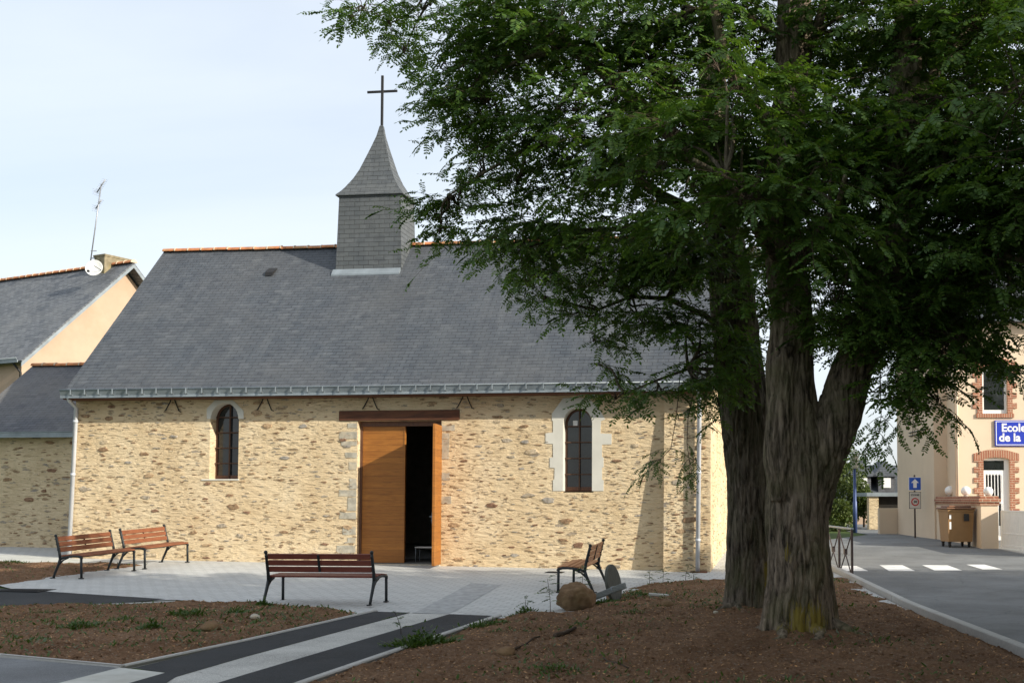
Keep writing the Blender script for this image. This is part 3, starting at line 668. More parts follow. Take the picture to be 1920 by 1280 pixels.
x = GXL+.25
while x < RXR:
    b = MB(); b.box(x-.009, x+.009, -.515, -.495, 3.97, 4.09); b.add([(x-.03, -.47, 3.957), (x+.03, -.47, 3.957), (x, -.498, 4.0), (x-.03, -.44, 3.957), (x+.03, -.44, 3.957)], [(0, 1, 2), (0, 2, 3), (1, 4, 2)])
    b.build('gutter_bracket', M['zinc'], gutter); x += .345+rng.uniform(-.03, .03)
MB().box(GXL+.02, RXR-.02, -.42, .0, 3.87, 3.90).build('soffit', M['lintel'], chapel)
def downpipe(pts, parent, r=.046, mat='pvc', rings=(.8, 2.2, 3.4)):
    d = MB(); d.tube(pts, r, 12); a = Vector(pts[0])
    o = d.build('downpipe', M[mat], parent)
    for z in rings:
        b = MB()
        for i in range(len(pts)-1):
            p, q = Vector(pts[i]), Vector(pts[i+1])
            if min(p.z, q.z) <= z <= max(p.z, q.z) and abs(p.z-q.z) > .3:
                t = (z-p.z)/(q.z-p.z); c = p.lerp(q, t); b.tube([c-Vector((0, 0, .03)), c+Vector((0, 0, .03))], r*1.18, 12); b.box(c.x-.01, c.x+.01, c.y, c.y+.12, c.z-.01, c.z+.01); b.build('pipe_clamp', M[mat], o); break
    return o
gz = gl(XL, 0)
downpipe([(XL+.08, -.40, 3.92), (XL+.08, -.36, 3.86), (XL+.06, -.07, 3.70), (XL-.02, -.08, gz-.02)], chapel)
downpipe([(-.23, -.40, 3.92), (-.23, -.30, 3.80), (-.23, -.16, 3.62), (-.26, -.40, .14)], chapel)
MB().box(-.42, -.06, -.52, -.30, .10, .165, bev=.01).build('drain_base', M['lintel'], chapel)
# wrought stays under the eave
for cx_ in (322, 495, 693, 870):
    p = W(cx_, 744, -.05); b = MB()
    b.tube([(p.x-.02, -.03, 3.90), (p.x-.05, -.03, 3.82), (p.x-.15, -.03, 3.64), (p.x-.175, -.03, 3.625)], .012, 6)
    b.tube([(p.x-.03, -.03, 3.885), (p.x+.05, -.03, 3.885)], .012, 6)
    b.tube([(p.x+.05, -.03, 3.90), (p.x+.09, -.03, 3.80), (p.x+.17, -.03, 3.62), (p.x+.22, -.03, 3.60)], .012, 6)
    b.build('eave_stay', M['iron'], chapel)
# door ------------------------------------------------------------
ln = MB(); lx0, lx1 = W(636, 780).x, W(862, 780).x; ln.box(lx0, lx1, -.03, .30, 3.362, 3.585, bev=.012); ln.build('lintel', M['lintel'], chapel)
dfl = gl(-6.8, 0)+.01
fr = MB(); fr.box(DX0, DX0+.05, .15, .26, dfl-.1, 3.36); fr.box(DX1-.05, DX1, .15, .26, dfl-.1, 3.36); fr.box(DX0+.05, DX1-.05, .15, .26, 3.25, 3.36)
fr.build('door_frame', M['frame_br'], chapel)
dm = DX0+.05+.96
lf = MB(); lf.box(DX0+.052, dm, .168, .222, dfl+.03, 3.248, bev=.004); lf.box(dm-.012, dm+.018, .160, .23, dfl+.03, 3.248)
lf.build('door_leaf', M['door'], chapel)
lw = 3.248
leafo = MB().box(-.0, .06, -.90, 0, dfl+.02, 3.24, bev=.005).build('door_leaf', M['door'], chapel, (DX1-.068, .15, 0), R(7)); leafo['label'] = 'door leaf standing open, turned out from the wall'
hd = MB(); hd.box(-.014, -.0, -.86, -.80, 1.14, 1.36); hd.tube([(-.01, -.83, 1.28), (-.06, -.83, 1.28), (-.065, -.72, 1.275)], .011, 6); hd.tube([(-.005, -.83, 1.2), (-.03, -.83, 1.2)], .012, 8); hd.build('door_handle', M['zinc'], leafo)
MB().box(DX0, DX1, -.06, .17, gl(-6.8, 0)-.1, dfl+.012, bev=.01).build('threshold', M['grey_stone'], chapel)
for (a, b, c, d) in [(652, 793, 671, 802), (637, 809, 671, 822), (640, 827, 671, 835), (648, 848, 671, 858), (655, 866, 671, 880), (656, 897, 671, 916), (636, 918, 671, 930), (652, 932, 671, 957), (637, 960, 671, 972), (643, 987, 671, 1002), (652, 1007, 671, 1017), (632, 1022, 671, 1036),
                     (829, 797, 853, 807), (829, 812, 842, 860), (829, 886, 843, 900), (829, 930, 846, 944)]:
    p, q = W(a, b), W(c, d); x0, x1 = p.x, min(q.x, DX0-.012) if a < 700 else q.x
    if a > 700: x0 = DX1+.012
    k = MB(); vs = []
    pts = []
    for (u, v, nn) in ((0, 0, 5), (1, 0, 3), (1, 1, 5), (0, 1, 3)):
        u2, v2 = {(0, 0): (1, 0), (1, 0): (1, 1), (1, 1): (0, 1), (0, 1): (0, 0)}[(u, v)]
        for i in range(nn): t = i/nn; pts.append((x0+(x1-x0)*(u+(u2-u)*t)+rng.uniform(-.006, .006), 0, q.z+(p.z-q.z)*(v+(v2-v)*t)+rng.uniform(-.006, .006)))
    k.prism(pts, (0, -.009, 0), (0, .05, 0)); k.build('quoin', M['grey_stone'], chapel)
# windows -----------------------------------------------------------
def church_window(wd, yb, cols, outline_px, inner, y1s, label):
    x0, x1, z0, zt = wd
    out = arch(x0+.002, x1-.002, z0, zt-.002); inn = arch(x0+.042, x1-.042, z0+.09, zt-.05)
    f = MB(); holed(f, out, [inn[::-1][::-1]], yb, yb+.06); frame = f.build('window', M['frame_br'], chapel)
    pn = MB(); pts = [(x, 0, z) for x, z in arch(x0+.04, x1-.04, z0+.085, zt-.045)]; pn.prism(pts, (0, yb+.028, 0), (0, yb+.036, 0)); pn.build('pane', M['glass'], frame)
    b = MB(); c = (x0+x1)/2
    b.box(c-.014, c+.014, yb-.028, yb-.002, z0+.01, zt-.03)
    b.build('mullion', M['rust'], frame)
    for k in range(cols):
        z = z0+.19+(zt-z0-.47)*k/(cols-1) if cols > 4 else z0+.36+.345*k
        MB().box(x0-.02, x1+.0, yb-.05, yb-.03, z-.012, z+.012).build('glazing_bar', M['rust'], frame)
    if outline_px:
        s = MB(); o = [(W(*p).x, W(*p).z) for p in outline_px]; s_in = inner
        loop = o+s_in
        s.prism([(x, 0, z) for x, z in loop], (0, -.010, 0), (0, y1s, 0)); so_ = s.build('window_surround', M['white_stone'], chapel)
    return frame
def halfarch(x0, x1, zb, zt, n=14, k=1.08, rev=False):
    a = (x1-x0)/2; sp = zt-a*k; c = (x0+x1)/2
    l = [(x1, zb)]+[(c+a*math.cos(math.pi*i/n), sp+a*k*math.sin(math.pi*i/n)) for i in range(n+1)]+[(x0, zb)]
    return l[::-1] if rev else l
# outline runs clockwise from bottom left over the top to bottom right, then back along the opening
w2px = [(1037, 920), (1037, 899.6), (1039.5, 898), (1040, 877), (1031, 876), (1031, 857.5), (1037, 857), (1037, 832), (1023, 831), (1023, 812), (1037, 810), (1037, 789), (1035, 788), (1035, 775), (1056, 746), (1104, 746), (1123, 765.5), (1135, 786), (1127, 789), (1126, 812), (1147, 813), (1147, 832.6), (1129, 833), (1129, 856), (1132, 857.5), (1132, 875.6), (1129, 876), (1129, 899), (1132, 900), (1132, 920)]
fr2 = church_window(w2, .24, 4, w2px, halfarch(w2[0], w2[1], w2[2], w2[3]), .236, '')
zz = [w2[2]+.36+.345*k for k in range(4)]
MB().box((w2[0]+w2[1])/2-.15, (w2[0]+w2[1])/2-.05, .262, .266, zz[3]+.02, zz[3]+.13).build('paper_notice', M['signwhite'], fr2)
w1px = [(388, 785), (388, 766), (403, 750), (437, 750), (457, 770), (457, 785)]
zb = W(388, 785).z
church_window(w1, .27, 4, w1px, halfarch(w1[0]+.012, w1[1]-.012, zb, w1[3]-.012), .25, '')
MB().box(w1[0]-.18, w1[1]+.03, -.02, .26, w1[2]-.03, w1[2]+.004, bev=.008).build('window_sill', M['white_stone'], chapel)
# bell tower ----------------------------------------------------------
TZ = W(640, 365, RY-TH).z
tw = MB(); e = TH
vs = [(-e-.04, -e-.04, 7.0), (e+.04, -e-.04, 7.0), (e+.04, e+.04, 7.0), (-e-.04, e+.04, 7.0), (-e+.02, -e+.02, TZ), (e-.02, -e+.02, TZ), (e-.02, e-.02, TZ), (-e+.02, e-.02, TZ)]
tw.add(vs, [(0, 1, 5, 4), (1, 2, 6, 5), (2, 3, 7, 6), (3, 0, 4, 7), (4, 5, 6, 7)])
TDP = .53; TYC = RY-TH+TDP
tw.v = [(v[0], v[1]*TDP/TH, v[2]) for v in tw.v]
tower = tw.build('bell_tower', M['slate_tower'], chapel, (TC, TYC, 0))
az = W(716, 236, TYC).z-TZ
prof = [(TH+.055, -.03), (TH+.05, .0)]+[((TH+.05)*f_, az*h_) for f_, h_ in ((.90, .045), (.79, .11), (.61, .24), (.475, .37), (.345, .54), (.225, .70), (.12, .85))]+[(.045, az-.02), (.03, az)]
sp = MB(); vs = []; fs = []
for (r_, z) in prof: q_ = r_*(TDP+.05)/(TH+.055) if r_ > .06 else r_; vs += [(-r_, -q_, z), (r_, -q_, z), (r_, q_, z), (-r_, q_, z)]
for i in range(len(prof)-1):
    for k in range(4): j = (k+1) % 4; fs.append((i*4+k, i*4+j, i*4+4+j, i*4+4+k))
fs.append((3, 2, 1, 0)); n_ = len(prof)*4; fs.append((n_-4, n_-3, n_-2, n_-1)); sp.add(vs, fs)
sp.v = [(v[0]+.10*max(0, v[2])/az, v[1], v[2]) for v in sp.v]
sp.build('spire', M['slate_tower'], tower, (0, 0, TZ))
ct = W(719, 142, TYC).z-TZ; ca = W(719, 172, TYC).z-TZ
cr = MB(); cr.box(-.032, .032, -.02, .02, az-.08, ct, bev=.004); cr.box(-.40, -.033, -.018, .018, ca-.03, ca+.03, bev=.004); cr.box(.033, .40, -.018, .018, ca-.03, ca+.03, bev=.004)
c_ = cr.build('cross', M['iron'], tower, (.10, 0, TZ)); 
yf = RY-TH-.05; zf = 4.0+(RZ-4.0)*(yf+.42)/(RY+.42)
dr = (RZ-4.0)/(RY+.42)
MB().add([(-TH-.09, -TDP-.16, zf-.11*dr+.02), (TH+.02, -TDP-.16, zf-.11*dr+.02), (TH+.02, -TDP-.045, zf+.06), (-TH-.09, -TDP-.045, zf+.06), (-TH-.09, -TDP-.16, zf-.11*dr-.02), (TH+.02, -TDP-.16, zf-.11*dr-.02), (TH+.02, -TDP-.045, zf-.05), (-TH-.09, -TDP-.045, zf-.05)],
         [(0, 1, 2, 3), (4, 5, 1, 0), (3, 7, 4, 0), (1, 5, 6, 2)]).build('flashing', M['zinc'], tower)
v = W(502, 513, 2.9); yy = 3.1; zz_ = 4.0+dr*(yy+.42)
MB().add([(v.x-.10, yy-.16, zz_-.16*dr+.015), (v.x+.10, yy-.16, zz_-.16*dr+.015), (v.x+.10, yy-.12, zz_-.12*dr+.075), (v.x-.10, yy-.12, zz_-.12*dr+.075), (v.x-.12, yy+.1, zz_+.1*dr+.004), (v.x+.12, yy+.1, zz_+.1*dr+.004)],
         [(0, 1, 2, 3), (3, 2, 5, 4), (0, 3, 4), (1, 5, 2)]).build('roof_vent', M['iron'], chapel)
# folding stool just inside the doorway
sx, sy = wl(-6.42, .75); stool = empty('stool', (sx, sy, gl(-6.8, 0)+.045), -CA)
tag(stool, 'small metal framed stool standing in the dark just inside the chapel doorway', 'stool')
MB().box(-.22, .22, -.16, .16, .30, .33, bev=.008).build('seat', M['signgrey'], stool)
for a in (-1, 1):
    for b_ in (-1, 1): MB().tube([(a*.20, b_*.14, 0), (a*.20, b_*.14, .30)], .011, 6).build('leg', M['zinc'], stool)
# ------------------------------------------------------------------ stone outbuilding on the left of the chapel
ann = empty('stone_outbuilding', CO, -CA); tag(ann, 'low rubble stone outbuilding with slate lean roof, left of the chapel', 'outbuilding')
AY = 3.0; aez = W(60, 817, AY-.3).z; ary = 5.7; arz = W(61, 686, ary).z; axl = W(61, 686, ary).x; 
aw = MB(); aw.box(axl+.15, XL-.003, AY, AY+.5, -.1, aez)
add_stones(aw, 420, lambda: (rng.uniform(-18.4, XL), rng.uniform(.3, aez-.1)), T3(lambda x, y, z: (x, y+AY, z), lambda x, z, m: x > XL-m or z < .3+m), .06)
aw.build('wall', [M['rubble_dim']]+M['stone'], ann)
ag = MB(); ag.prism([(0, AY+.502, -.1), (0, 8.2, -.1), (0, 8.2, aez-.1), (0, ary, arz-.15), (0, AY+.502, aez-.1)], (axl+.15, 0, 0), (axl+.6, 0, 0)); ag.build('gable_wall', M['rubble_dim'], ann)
ar = MB(); ar.prism(slope(AY-.32, aez+.05, ary, arz), (axl, 0, 0), (XL-.004, 0, 0)); ar.prism(slope(2*ary-AY+.32, aez+.05, ary, arz), (axl, 0, 0), (XL-.004, 0, 0)); ar.build('roof', M['slate_annex'], ann)
ridge_tiles(ann, axl, XL-.01, ary, arz+.02)
ag = MB(); ag.box(axl-.02, XL-.06, AY-.36, AY-.33, aez-.04, aez+.03); ag.tube([(axl-.02, AY-.375, aez+.10), (XL-.06, AY-.375, aez+.10)], .012, 6); ag.box(axl-.02, XL-.06, AY-.365, AY-.355, aez+.03, aez+.10)
ag.build('gutter', M['zinc'], ann)
# ------------------------------------------------------------------ house behind on the left
HA = R(27); hu = Vector((math.cos(HA), -math.sin(HA), 0)); hn = Vector((math.sin(HA), math.cos(HA), 0))
hc = P(50, 660, 38); hw = 3.97; house = empty('gabled_house', (hc.x, hc.y, 0), -HA)
tag(house, 'beige rendered house with grey slate gable roof and red ridge tiles, rising behind the outbuilding', 'house')
hez = hc.z; hap = P(238, 494, 41.6).z; print('house', hez, hap)
HL = -14
hb = MB(); hb.prism([(0, 0, -.1), (0, 2*hw, -.1), (0, 2*hw, hez-.1), (0, hw, hap-.25), (0, 0, hez-.1)], (HL, 0, 0), (-.25, 0, 0)); hb.build('wall', M['render_l'], house)
hr = MB(); oz = .35*(hap-hez)/hw
hr.prism(slope(-.35, hez-oz, hw, hap, .10), (HL-.2, 0, 0), (.25, 0, 0)); hr.prism(slope(2*hw+.35, hez-oz, hw, hap, .10), (HL-.2, 0, 0), (.25, 0, 0)); hrf = hr.build('roof', M['slate_old'], house)
vb = MB()
for sgn in (1, -1):
    y0 = -.35 if sgn > 0 else 2*hw+.35
    vb.prism([(0, y0, hez-oz-.06), (0, hw, hap-.06), (0, hw, hap-.20), (0, y0, hez-oz-.20)], (.235, 0, 0), (.262, 0, 0))
vb.build('barge_board', M['zinc'], house)
ridge_tiles(house, HL, .26, hw, hap+.02, .11, .40)
ch = P(215, 500, 41.0)
def hl(p): d = p-Vector((hc.x, hc.y, 0)); return Vector((d.dot(hu), d.dot(hn), p.z))
chz = P(215, 474, 41.2).z
cm = MB(); cm.box(-1.45, -.85, hw-.40, hw+.75, hap-.7, chz, bev=.02); 
cm.box(-1.48, -.82, hw-.43, hw+.78, chz, chz+.05, bev=.01); cm.box(-1.47, -.83, hw-.42, hw+.77, hap+.28, hap+.32); chm = cm.build('chimney', [M['chimney']], hrf)
gg = MB(); gg.box(HL, .1, -.40, -.37, hez-oz-.05, hez-oz+.03); gg.tube([(HL, -.44, hez-oz+.09), (.1, -.44, hez-oz+.09)], .02, 6); gg.box(HL, .1, -.43, -.42, hez-oz+.03, hez-oz+.09); gg.build('gutter', M['zinc'], house)
MB().tube([(-.30, -.30, hez-oz-.02), (-.22, -.05, hez-oz-.35), (-.2, -.05, 2.5)], .04, 8).build('downpipe', M['iron'], house)
# aerial and dish
def hw_(x, y, z): return Vector((hc.x, hc.y, 0))+hu*x+hn*y+Vector((0, 0, z))
ab = hw_(-1.62, hw-.42, hap+.15)
aer = empty('tv_aerial', ab); tag(aer, 'thin tv aerial mast with two small antennas beside the house chimney', 'aerial')
top = P(190, 345, ab.y)-ab
MB().tube([(0, 0, 0), (top.x*.5, 0, top.z*.5), (top.x, 0, top.z)], .022, 6).build('mast', M['antenna'], aer)
for z in (.10, .38): MB().box(0, .22, -.015, .015, z, z+.03).build('mast_bracket', M['antenna'], aer)
def yagi(z, L_, n, s):
    b = MB(); d = Vector((.55, -.25, .62)).normalized(); c = Vector((top.x*z/top.z, 0, z)); b.tube([c-d*L_*.5, c+d*L_*.5], .022, 5)
    q = Vector((.4, .9, 0)).normalized()
    for k in range(n): p = c+d*L_*(k/(n-1)-.5); b.tube([p-q*s, p+q*s], .006, 4)
    q2 = Vector((-.6, .2, .7)); p = c-d*L_*.5
    for k in range(4): b.tube([p+Vector((0, 0, (k-1.5)*.07))-q*s*1.6, p+Vector((0, 0, (k-1.5)*.07))+q*s*1.6], .005, 4)
    b.build('antenna', M['antenna'], aer)
yagi(top.z-.08, .62, 9, .12); yagi(top.z-.78, .42, 6, .10)
dc = P(177, 503, 41.0-.3); dsh = empty('satellite_dish', dc); tag(dsh, 'round white satellite dish on the roof beside the house chimney', 'satellite dish')
ddir = Vector((.1, -1, .22)).normalized(); dm_ = ddir.to_track_quat('Z', 'X').to_matrix().to_4x4()
prf = [(.001, 0), (.10, .005), (.2, .022), (.29, .055), (.31, .062), (.31, .05), (.2, .0), (.1, -.02), (.001, -.025)]
MB().lathe(prf, 24, 0, dm_).build('reflector', M['dish'], dsh)
MB().tube([dm_@Vector((-.1, -.28, .03)), dm_@Vector((-.05, -.12, .33))], .012, 6).box(-.09, -.02, -.38, -.30, -.20, -.13).build('feed_arm', M['iron'], dsh)
MB().tube([(0, .05, 0), (.05, .25, -.1), (.1, .45, -.15)], .025, 6).build('bracket', M['antenna'], dsh)
# ------------------------------------------------------------------ benches
def make_bench(wmat):
    b = empty('park_bench')
    HLn = .90
    xs = (-HLn, HLn)
    for x in xs:
        MB().tube([(x, .25, 0.0), (x, .245, .40)], .024, 8).box(x-.03, x+.03, .20, .29, 0, .018, bev=.004).build('leg', M['benchiron'], b)
        MB().tube([(x, -.36, 0.0), (x, -.31, .12), (x, -.245, .26), (x, -.205, .37)], [.022, .024, .027, .030], 8).box(x-.03, x+.03, -.42, -.33, 0, .018, bev=.004).build('leg', M['benchiron'], b)
        sf = MB().tube([(x, -.205, .36), (x, -.15, .385), (x, -.05, .405), (x, .08, .418), (x, .18, .415), (x, .245, .40), (x, .265, .37)], [.028, .024, .021, .021, .022, .027, .022], 8)
        sf.tube([(x, -.225, .27), (x, -.14, .345), (x, -.03, .385)], [.02, .016, .012], 6); sf.build('seat_frame', M['benchiron'], b)
        bp = MB().tube([(x, -.205, .35), (x, -.225, .48), (x, -.285, .72), (x, -.30, .79)], [.030, .026, .023, .021], 8); bp.ball((x, -.305, .80), .030, 10)
        for z in (.535, .635, .735): bp.tube([(x, -.24-(z-.5)*.25-.025, z), (x, -.24-(z-.5)*.25+.03, z)], .012, 6)
        bp.build('back_post', M['benchiron'], b)
    sm = MB()
    for k in range(5):
        y = -.165+k*.098; z = .428+.012*math.sin((y+.1)*5)-(.012 if k == 4 else 0); a = -.10+k*.05
        sm.box(-HLn+.0, HLn-.0, -.042, .042, -.015, .015, 0, Matrix.Translation((0, y, z))@Matrix.Rotation(-a*.9, 4, 'X'), bev=.005)
    sm.build('seat', wmat, b)
    bm_ = MB()
    for z in (.535, .635, .735):
        y = -.225-(z-.5)*.25
        bm_.box(-HLn+.028, HLn-.028, -.014, .014, -.043, .043, 0, Matrix.Translation((0, y, z))@Matrix.Rotation(R(14), 4, 'X'), bev=.005)
    bm_.build('backrest', wmat, b)
    MB().box(-.02, .02, -.008, .008, -.15, .12, 0, Matrix.Translation((0, -.225-(.635-.5)*.25-.024, .645))@Matrix.Rotation(R(14), 4, 'X'), bev=.003).build('back_brace', M['benchiron'], b)
    MB().tube([(-HLn, .2, .40), (HLn, .2, .40)], .012, 6).build('seat_rail', M['benchiron'], b)
    return b
def put_bench(b, a, c, fr, label, turn=0, tilt=0):
    """a, c: rear feet left and right as placed; fr: a front foot"""
    a, c, fr = Vector(a), Vector(c), Vector(fr); m = (a+c)/2; d = (c-a); d.z = 0; d.normalize(); q = Vector((-d.y, d.x, 0))
    if q.dot(fr-a) < 0: d = -d; q = -q
    o = m+q*.36; b.location = (o.x, o.y, g(o.x, o.y)+.008); b.rotation_euler.z = math.atan2(d.y, d.x)
    tag(b, label, 'bench', 'slatted benches around the paved square')
    b.rotation_euler.z += turn
    b.scale.x = min(1.12, max(.84, (c-a).length/1.8))
    # level it along the slope of the square
    p = o+d*.9; r_ = o-d*.9; b.rotation_euler.y = -math.atan2(g(p.x, p.y)-g(r_.x, r_.y), 1.8)+tilt
    return b
b1 = put_bench(make_bench(M['benchwood']), G(106, 1083), G(196, 1070), G(157, 1086), 'orange brown bench nearest the left edge, in front of the chapel downpipe')
b2 = copy_tree(b1); put_bench(b2, G(220, 1066.5), G(303, 1054), G(274, 1067.5), 'orange brown bench against the chapel wall, just right of the leftmost bench')
b3 = put_bench(make_bench(M['benchwood_shaded']), G(489, 1129.5), G(693, 1141), G(517, 1122), 'shade-toned brown bench seen from behind, its back to the soil bed, facing the door', R(11), 0)
b3.location.x -= .03; b3.scale.x = .98; b3.rotation_euler.y += R(-1.0)
b4 = make_bench(M['benchwood_lit']); put_bench(b4, G(1113, 1112), G(1137, 1095), G(1053, 1108), 'lit-toned brown bench seen end on, behind the boulder and facing left')
# ------------------------------------------------------------------ boulder, timber wheel and beam
def lump(c, r, seed, amp=.16, sub=4):
    bm = bmesh.new(); bmesh.ops.create_icosphere(bm, subdivisions=sub, radius=1)
    for v in bm.verts:
        d = v.co.normalized(); n = mn.noise(d*1.3+Vector((seed, 0, 0)))*1.0+mn.noise(d*3.1+Vector((0, seed, 0)))*.45+mn.noise(d*8+Vector((0, seed, 0)))*.14
        v.co = Vector((d.x*r[0], d.y*r[1], d.z*r[2]))*(1+n*amp)
    me = bpy.data.meshes.new('lump'); bm.to_mesh(me); bm.free(); me.polygons.foreach_set('use_smooth', [True]*len(me.polygons)); return me
bp = G(1078, 1146); bz = soil_z(bp.x, bp.y+.2)
me = lump(None, (.275, .26, .235), 4.2, .22, 5); me.materials.append(M['boulder']); bo = bpy.data.objects.new('boulder', me); col.objects.link(bo); bo.location = (bp.x, bp.y+.24, max(bz, g(bp.x, bp.y))+.17); bo.rotation_euler = (0, R(8), 0)
tag(bo, 'round brown boulder at the soil edge, in front of the bench seen end on', 'boulder')
wc = P(1150, 1094, 18.0); wh = MB()
axis = Vector((.93, -.31, .18)).normalized(); mt = Matrix.Translation(wc)@axis.to_track_quat('Z', 'Y').to_matrix().to_4x4()
wh.lathe([(.001, -.028), (.30, -.028), (.314, -.022), (.318, 0), (.314, .022), (.30, .028), (.001, .028)], 40, 0, mt, False)
who = wh.build('timber_wheel', M['millstone']); tag(who, 'weathered grey timber disc wheel standing on edge behind the boulder', 'wheel')
a_, c_2 = P(1114, 1119, 17.55), P(1172, 1097, 17.35); dv = (c_2-a_); bl = dv.length; dv.normalize()
mt = Matrix.Translation(a_)@dv.to_track_quat('X', 'Z').to_matrix().to_4x4()
be = MB(); be.box(0, bl, -.05, .05, -.045, .045, 0, mt, bev=.008); beo = be.build('timber_beam', M['beam']); tag(beo, 'squared grey timber beam propped across the wheel beside the boulder', 'beam')
MB().tube([mt@Vector((bl*.62, -.052, -.05)), mt@Vector((bl*.62, -.052, .05)), mt@Vector((bl*.62, .052, .052))], .008, 5).build('iron_strap', M['zinc'], beo)
# small marker cross-slab lying on the soil
mk = G(1235, 1128); mk.z = soil_z(mk.x, mk.y)
mb = MB(); mb.box(-.16, .16, -.05, .05, -.01, .03, 0, Matrix.Rotation(R(4), 4, 'Y'), bev=.008); o = mb.build('stone_slab', M['concrete'], None, mk+Vector((0, 0, .01))); tag(o, 'small flat pale slab lying on the soil left of the trunks', 'slab')
# fallen branch pieces
def stick(pts, r, label, name='fallen_stick'):
    P3 = []
    for (px, py) in pts: p = G(px, py); p.z = soil_z(p.x, p.y)+r*.7; P3.append(p)
    o = MB().tube(P3, [r*(1-.4*i/(len(P3)-1)) for i in range(len(P3))], 7).build(name, M['twig']); tag(o, label, 'stick'); return o
stick([(1041, 1210), (1058, 1206), (1079, 1202)], .03, 'short thick dead branch lying on the soil, left part of the right bed')
stick([(1125, 1254), (1140, 1262), (1160, 1267), (1178, 1272)], .012, 'thin pale twig lying on the soil near the bottom edge')
stick([(960, 1240), (985, 1226), (1000, 1215), (1012, 1212)], .012, 'thin crooked twig lying on the soil near the path kerb')
for (px, py, r_, lb) in [(62, 0, 0, ''), (478, 1168, .07, 'pale stone lying on the left bed below the bench seen from behind'), (395, 1192, .12, 'brown clod like stone in the middle of the left bed'), (948, 1245, .10, 'rusty brown stone lying on the soil near the path'), (1342, 1175, .035, 'small white stone on the soil left of the trunk'), (1250, 1155, .11, 'earth coloured stone half sunk in the soil left of the trunks')]:
    if not r_: continue
    p = G(px, py); me = lump(None, (r_, r_*.8, r_*.6), px*.1, .2, 3); me.materials.append(M['grey_stone'] if 'white' in lb or 'pale' in lb else M['boulder']); o = bpy.data.objects.new('stone', me); col.objects.link(o); o.location = (p.x, p.y, soil_z(p.x, p.y)+r_*.2); tag(o, lb, 'stone')
# ------------------------------------------------------------------ pedestrian barrier
q0, q1 = G(1598, 1082), G(1557, 1069); bd = Vector((q1.x-q0.x, q1.y-q0.y, 0)); bd = Vector((-.04, 1, 0)).normalized(); blen = 2.3
br = empty('pedestrian_barrier', (q0.x, q0.y, g(q0.x, q0.y)+.0), math.atan2(bd.y, bd.x)); tag(br, 'dark metal pedestrian barrier with crossed bars and pale handrail beside the road crossing', 'barrier')
BH = .95
for k in range(3): MB().box(k*1.15-.022, k*1.15+.022, -.022, .022, -.02, BH-.02, bev=.003).build('post', M['pole'], br)
MB().box(-.05, 2.36, -.03, .03, BH-.018, BH+.02, bev=.008).build('handrail', M['zinc'], br)
for k in range(2):
    a = k*1.15; b = MB(); 
    for (z0, z1) in ((.06, BH-.05), (BH-.05, .06)): b.tube([(a+.02, 0.013 if z0 < .1 else -.013, z0), (a+1.13, .013 if z0 < .1 else -.013, z1)], .013, 6)
    b.build('cross_bars', M['pole'], br); MB().box(a+.575-.06, a+.575+.06, -.03, .03, BH/2-.055, BH/2+.065, bev=.01).build('boss', M['pole'], br)
# ------------------------------------------------------------------ road sign, bin, lamp
def text_mesh(txt, size, mat, parent, loc, rot, name='lettering', ext=.003, bold=0, align='CENTER', sx=1):
    c = bpy.data.curves.new('t', 'FONT'); c.body = txt; c.size = size; c.extrude = ext; c.align_x = align; c.align_y = 'CENTER'; c.offset = bold; c.resolution_u = 3
    o = bpy.data.objects.new('t', c); col.objects.link(o); dg = bpy.context.evaluated_depsgraph_get(); me = bpy.data.meshes.new_from_object(o.evaluated_get(dg)); bpy.data.objects.remove(o)
    me.materials.clear(); me.materials.append(mat); r_ = bpy.data.objects.new(name, me); col.objects.link(r_); r_.parent = parent; r_.location = loc; r_.rotation_euler = rot; r_.scale = (sx, 1, 1); return r_
sp_ = G(1716, 1008); sg = empty('road_sign', (sp_.x, sp_.y, sp_.z), R(3)); tag(sg, 'road sign pole with blue arrow plate above a zone 30 plate, by the school', 'road sign')
s_ = sp_.y/F; hz = lambda y: P(1716, y, sp_.y).z-sp_.z
MB().tube([(0, 0, -.05), (0, 0, hz(890))], .028, 10).build('pole', M['pole'], sg)
hwp = 11*s_
bp_ = MB(); bp_.box(-hwp-.012, hwp+.012, -.045, -.030, hz(918)-.012, hz(895)+.012, bev=.004); bpo = bp_.build('arrow_plate', M['signwhite'], sg)
MB().box(-hwp, hwp, -.049, -.0455, hz(918), hz(895)).build('plate_face', M['blue2'], bpo)
zc = (hz(918)+hz(895))/2; zz0 = zc-hwp*.68
ar_ = [(-.06, zz0), (.06, zz0), (.06, zc+.03), (.135, zc+.03), (.0, zc+hwp*.82), (-.135, zc+.03), (-.06, zc+.03)]
MB().prism([(x*hwp/.2, 0, z) for x, z in ar_], (0, -.053, 0), (0, -.0495, 0)).build('arrow', M['signwhite'], bpo)
zp = MB(); zp.box(-hwp-.005, hwp+.005, -.045, -.030, hz(953), hz(921.5), bev=.01); zpo = zp.build('zone_plate', M['signback'], sg)
MB().box(-hwp+.012, hwp-.012, -.048, -.0455, hz(952.2), hz(922.3), bev=.001).build('plate_face', M['signgrey'], zpo)
text_mesh('ZONE', .085, M['signback'], zpo, (0, -.050, hz(927.5)), (R(90), 0, 0), bold=.002, sx=1.25)
def disc(r_, y, z, mat, parent, name, x=0): MB().lathe([(.0001, 0), (r_, 0), (r_, .003), (.0001, .003)], 32, 0, Matrix.Translation((x, y, z))@Matrix.Rotation(R(90), 4, 'X'), False).build(name, mat, parent)
zc = hz(940.3); disc(.135, -.0485, zc, M['signred'], zpo, 'red_ring'); disc(.095, -.053, zc, M['signgrey'], zpo, 'ring_centre')
text_mesh('30', .115, M['signback'], zpo, (0, -.0585, zc), (R(90), 0, 0), bold=.004)
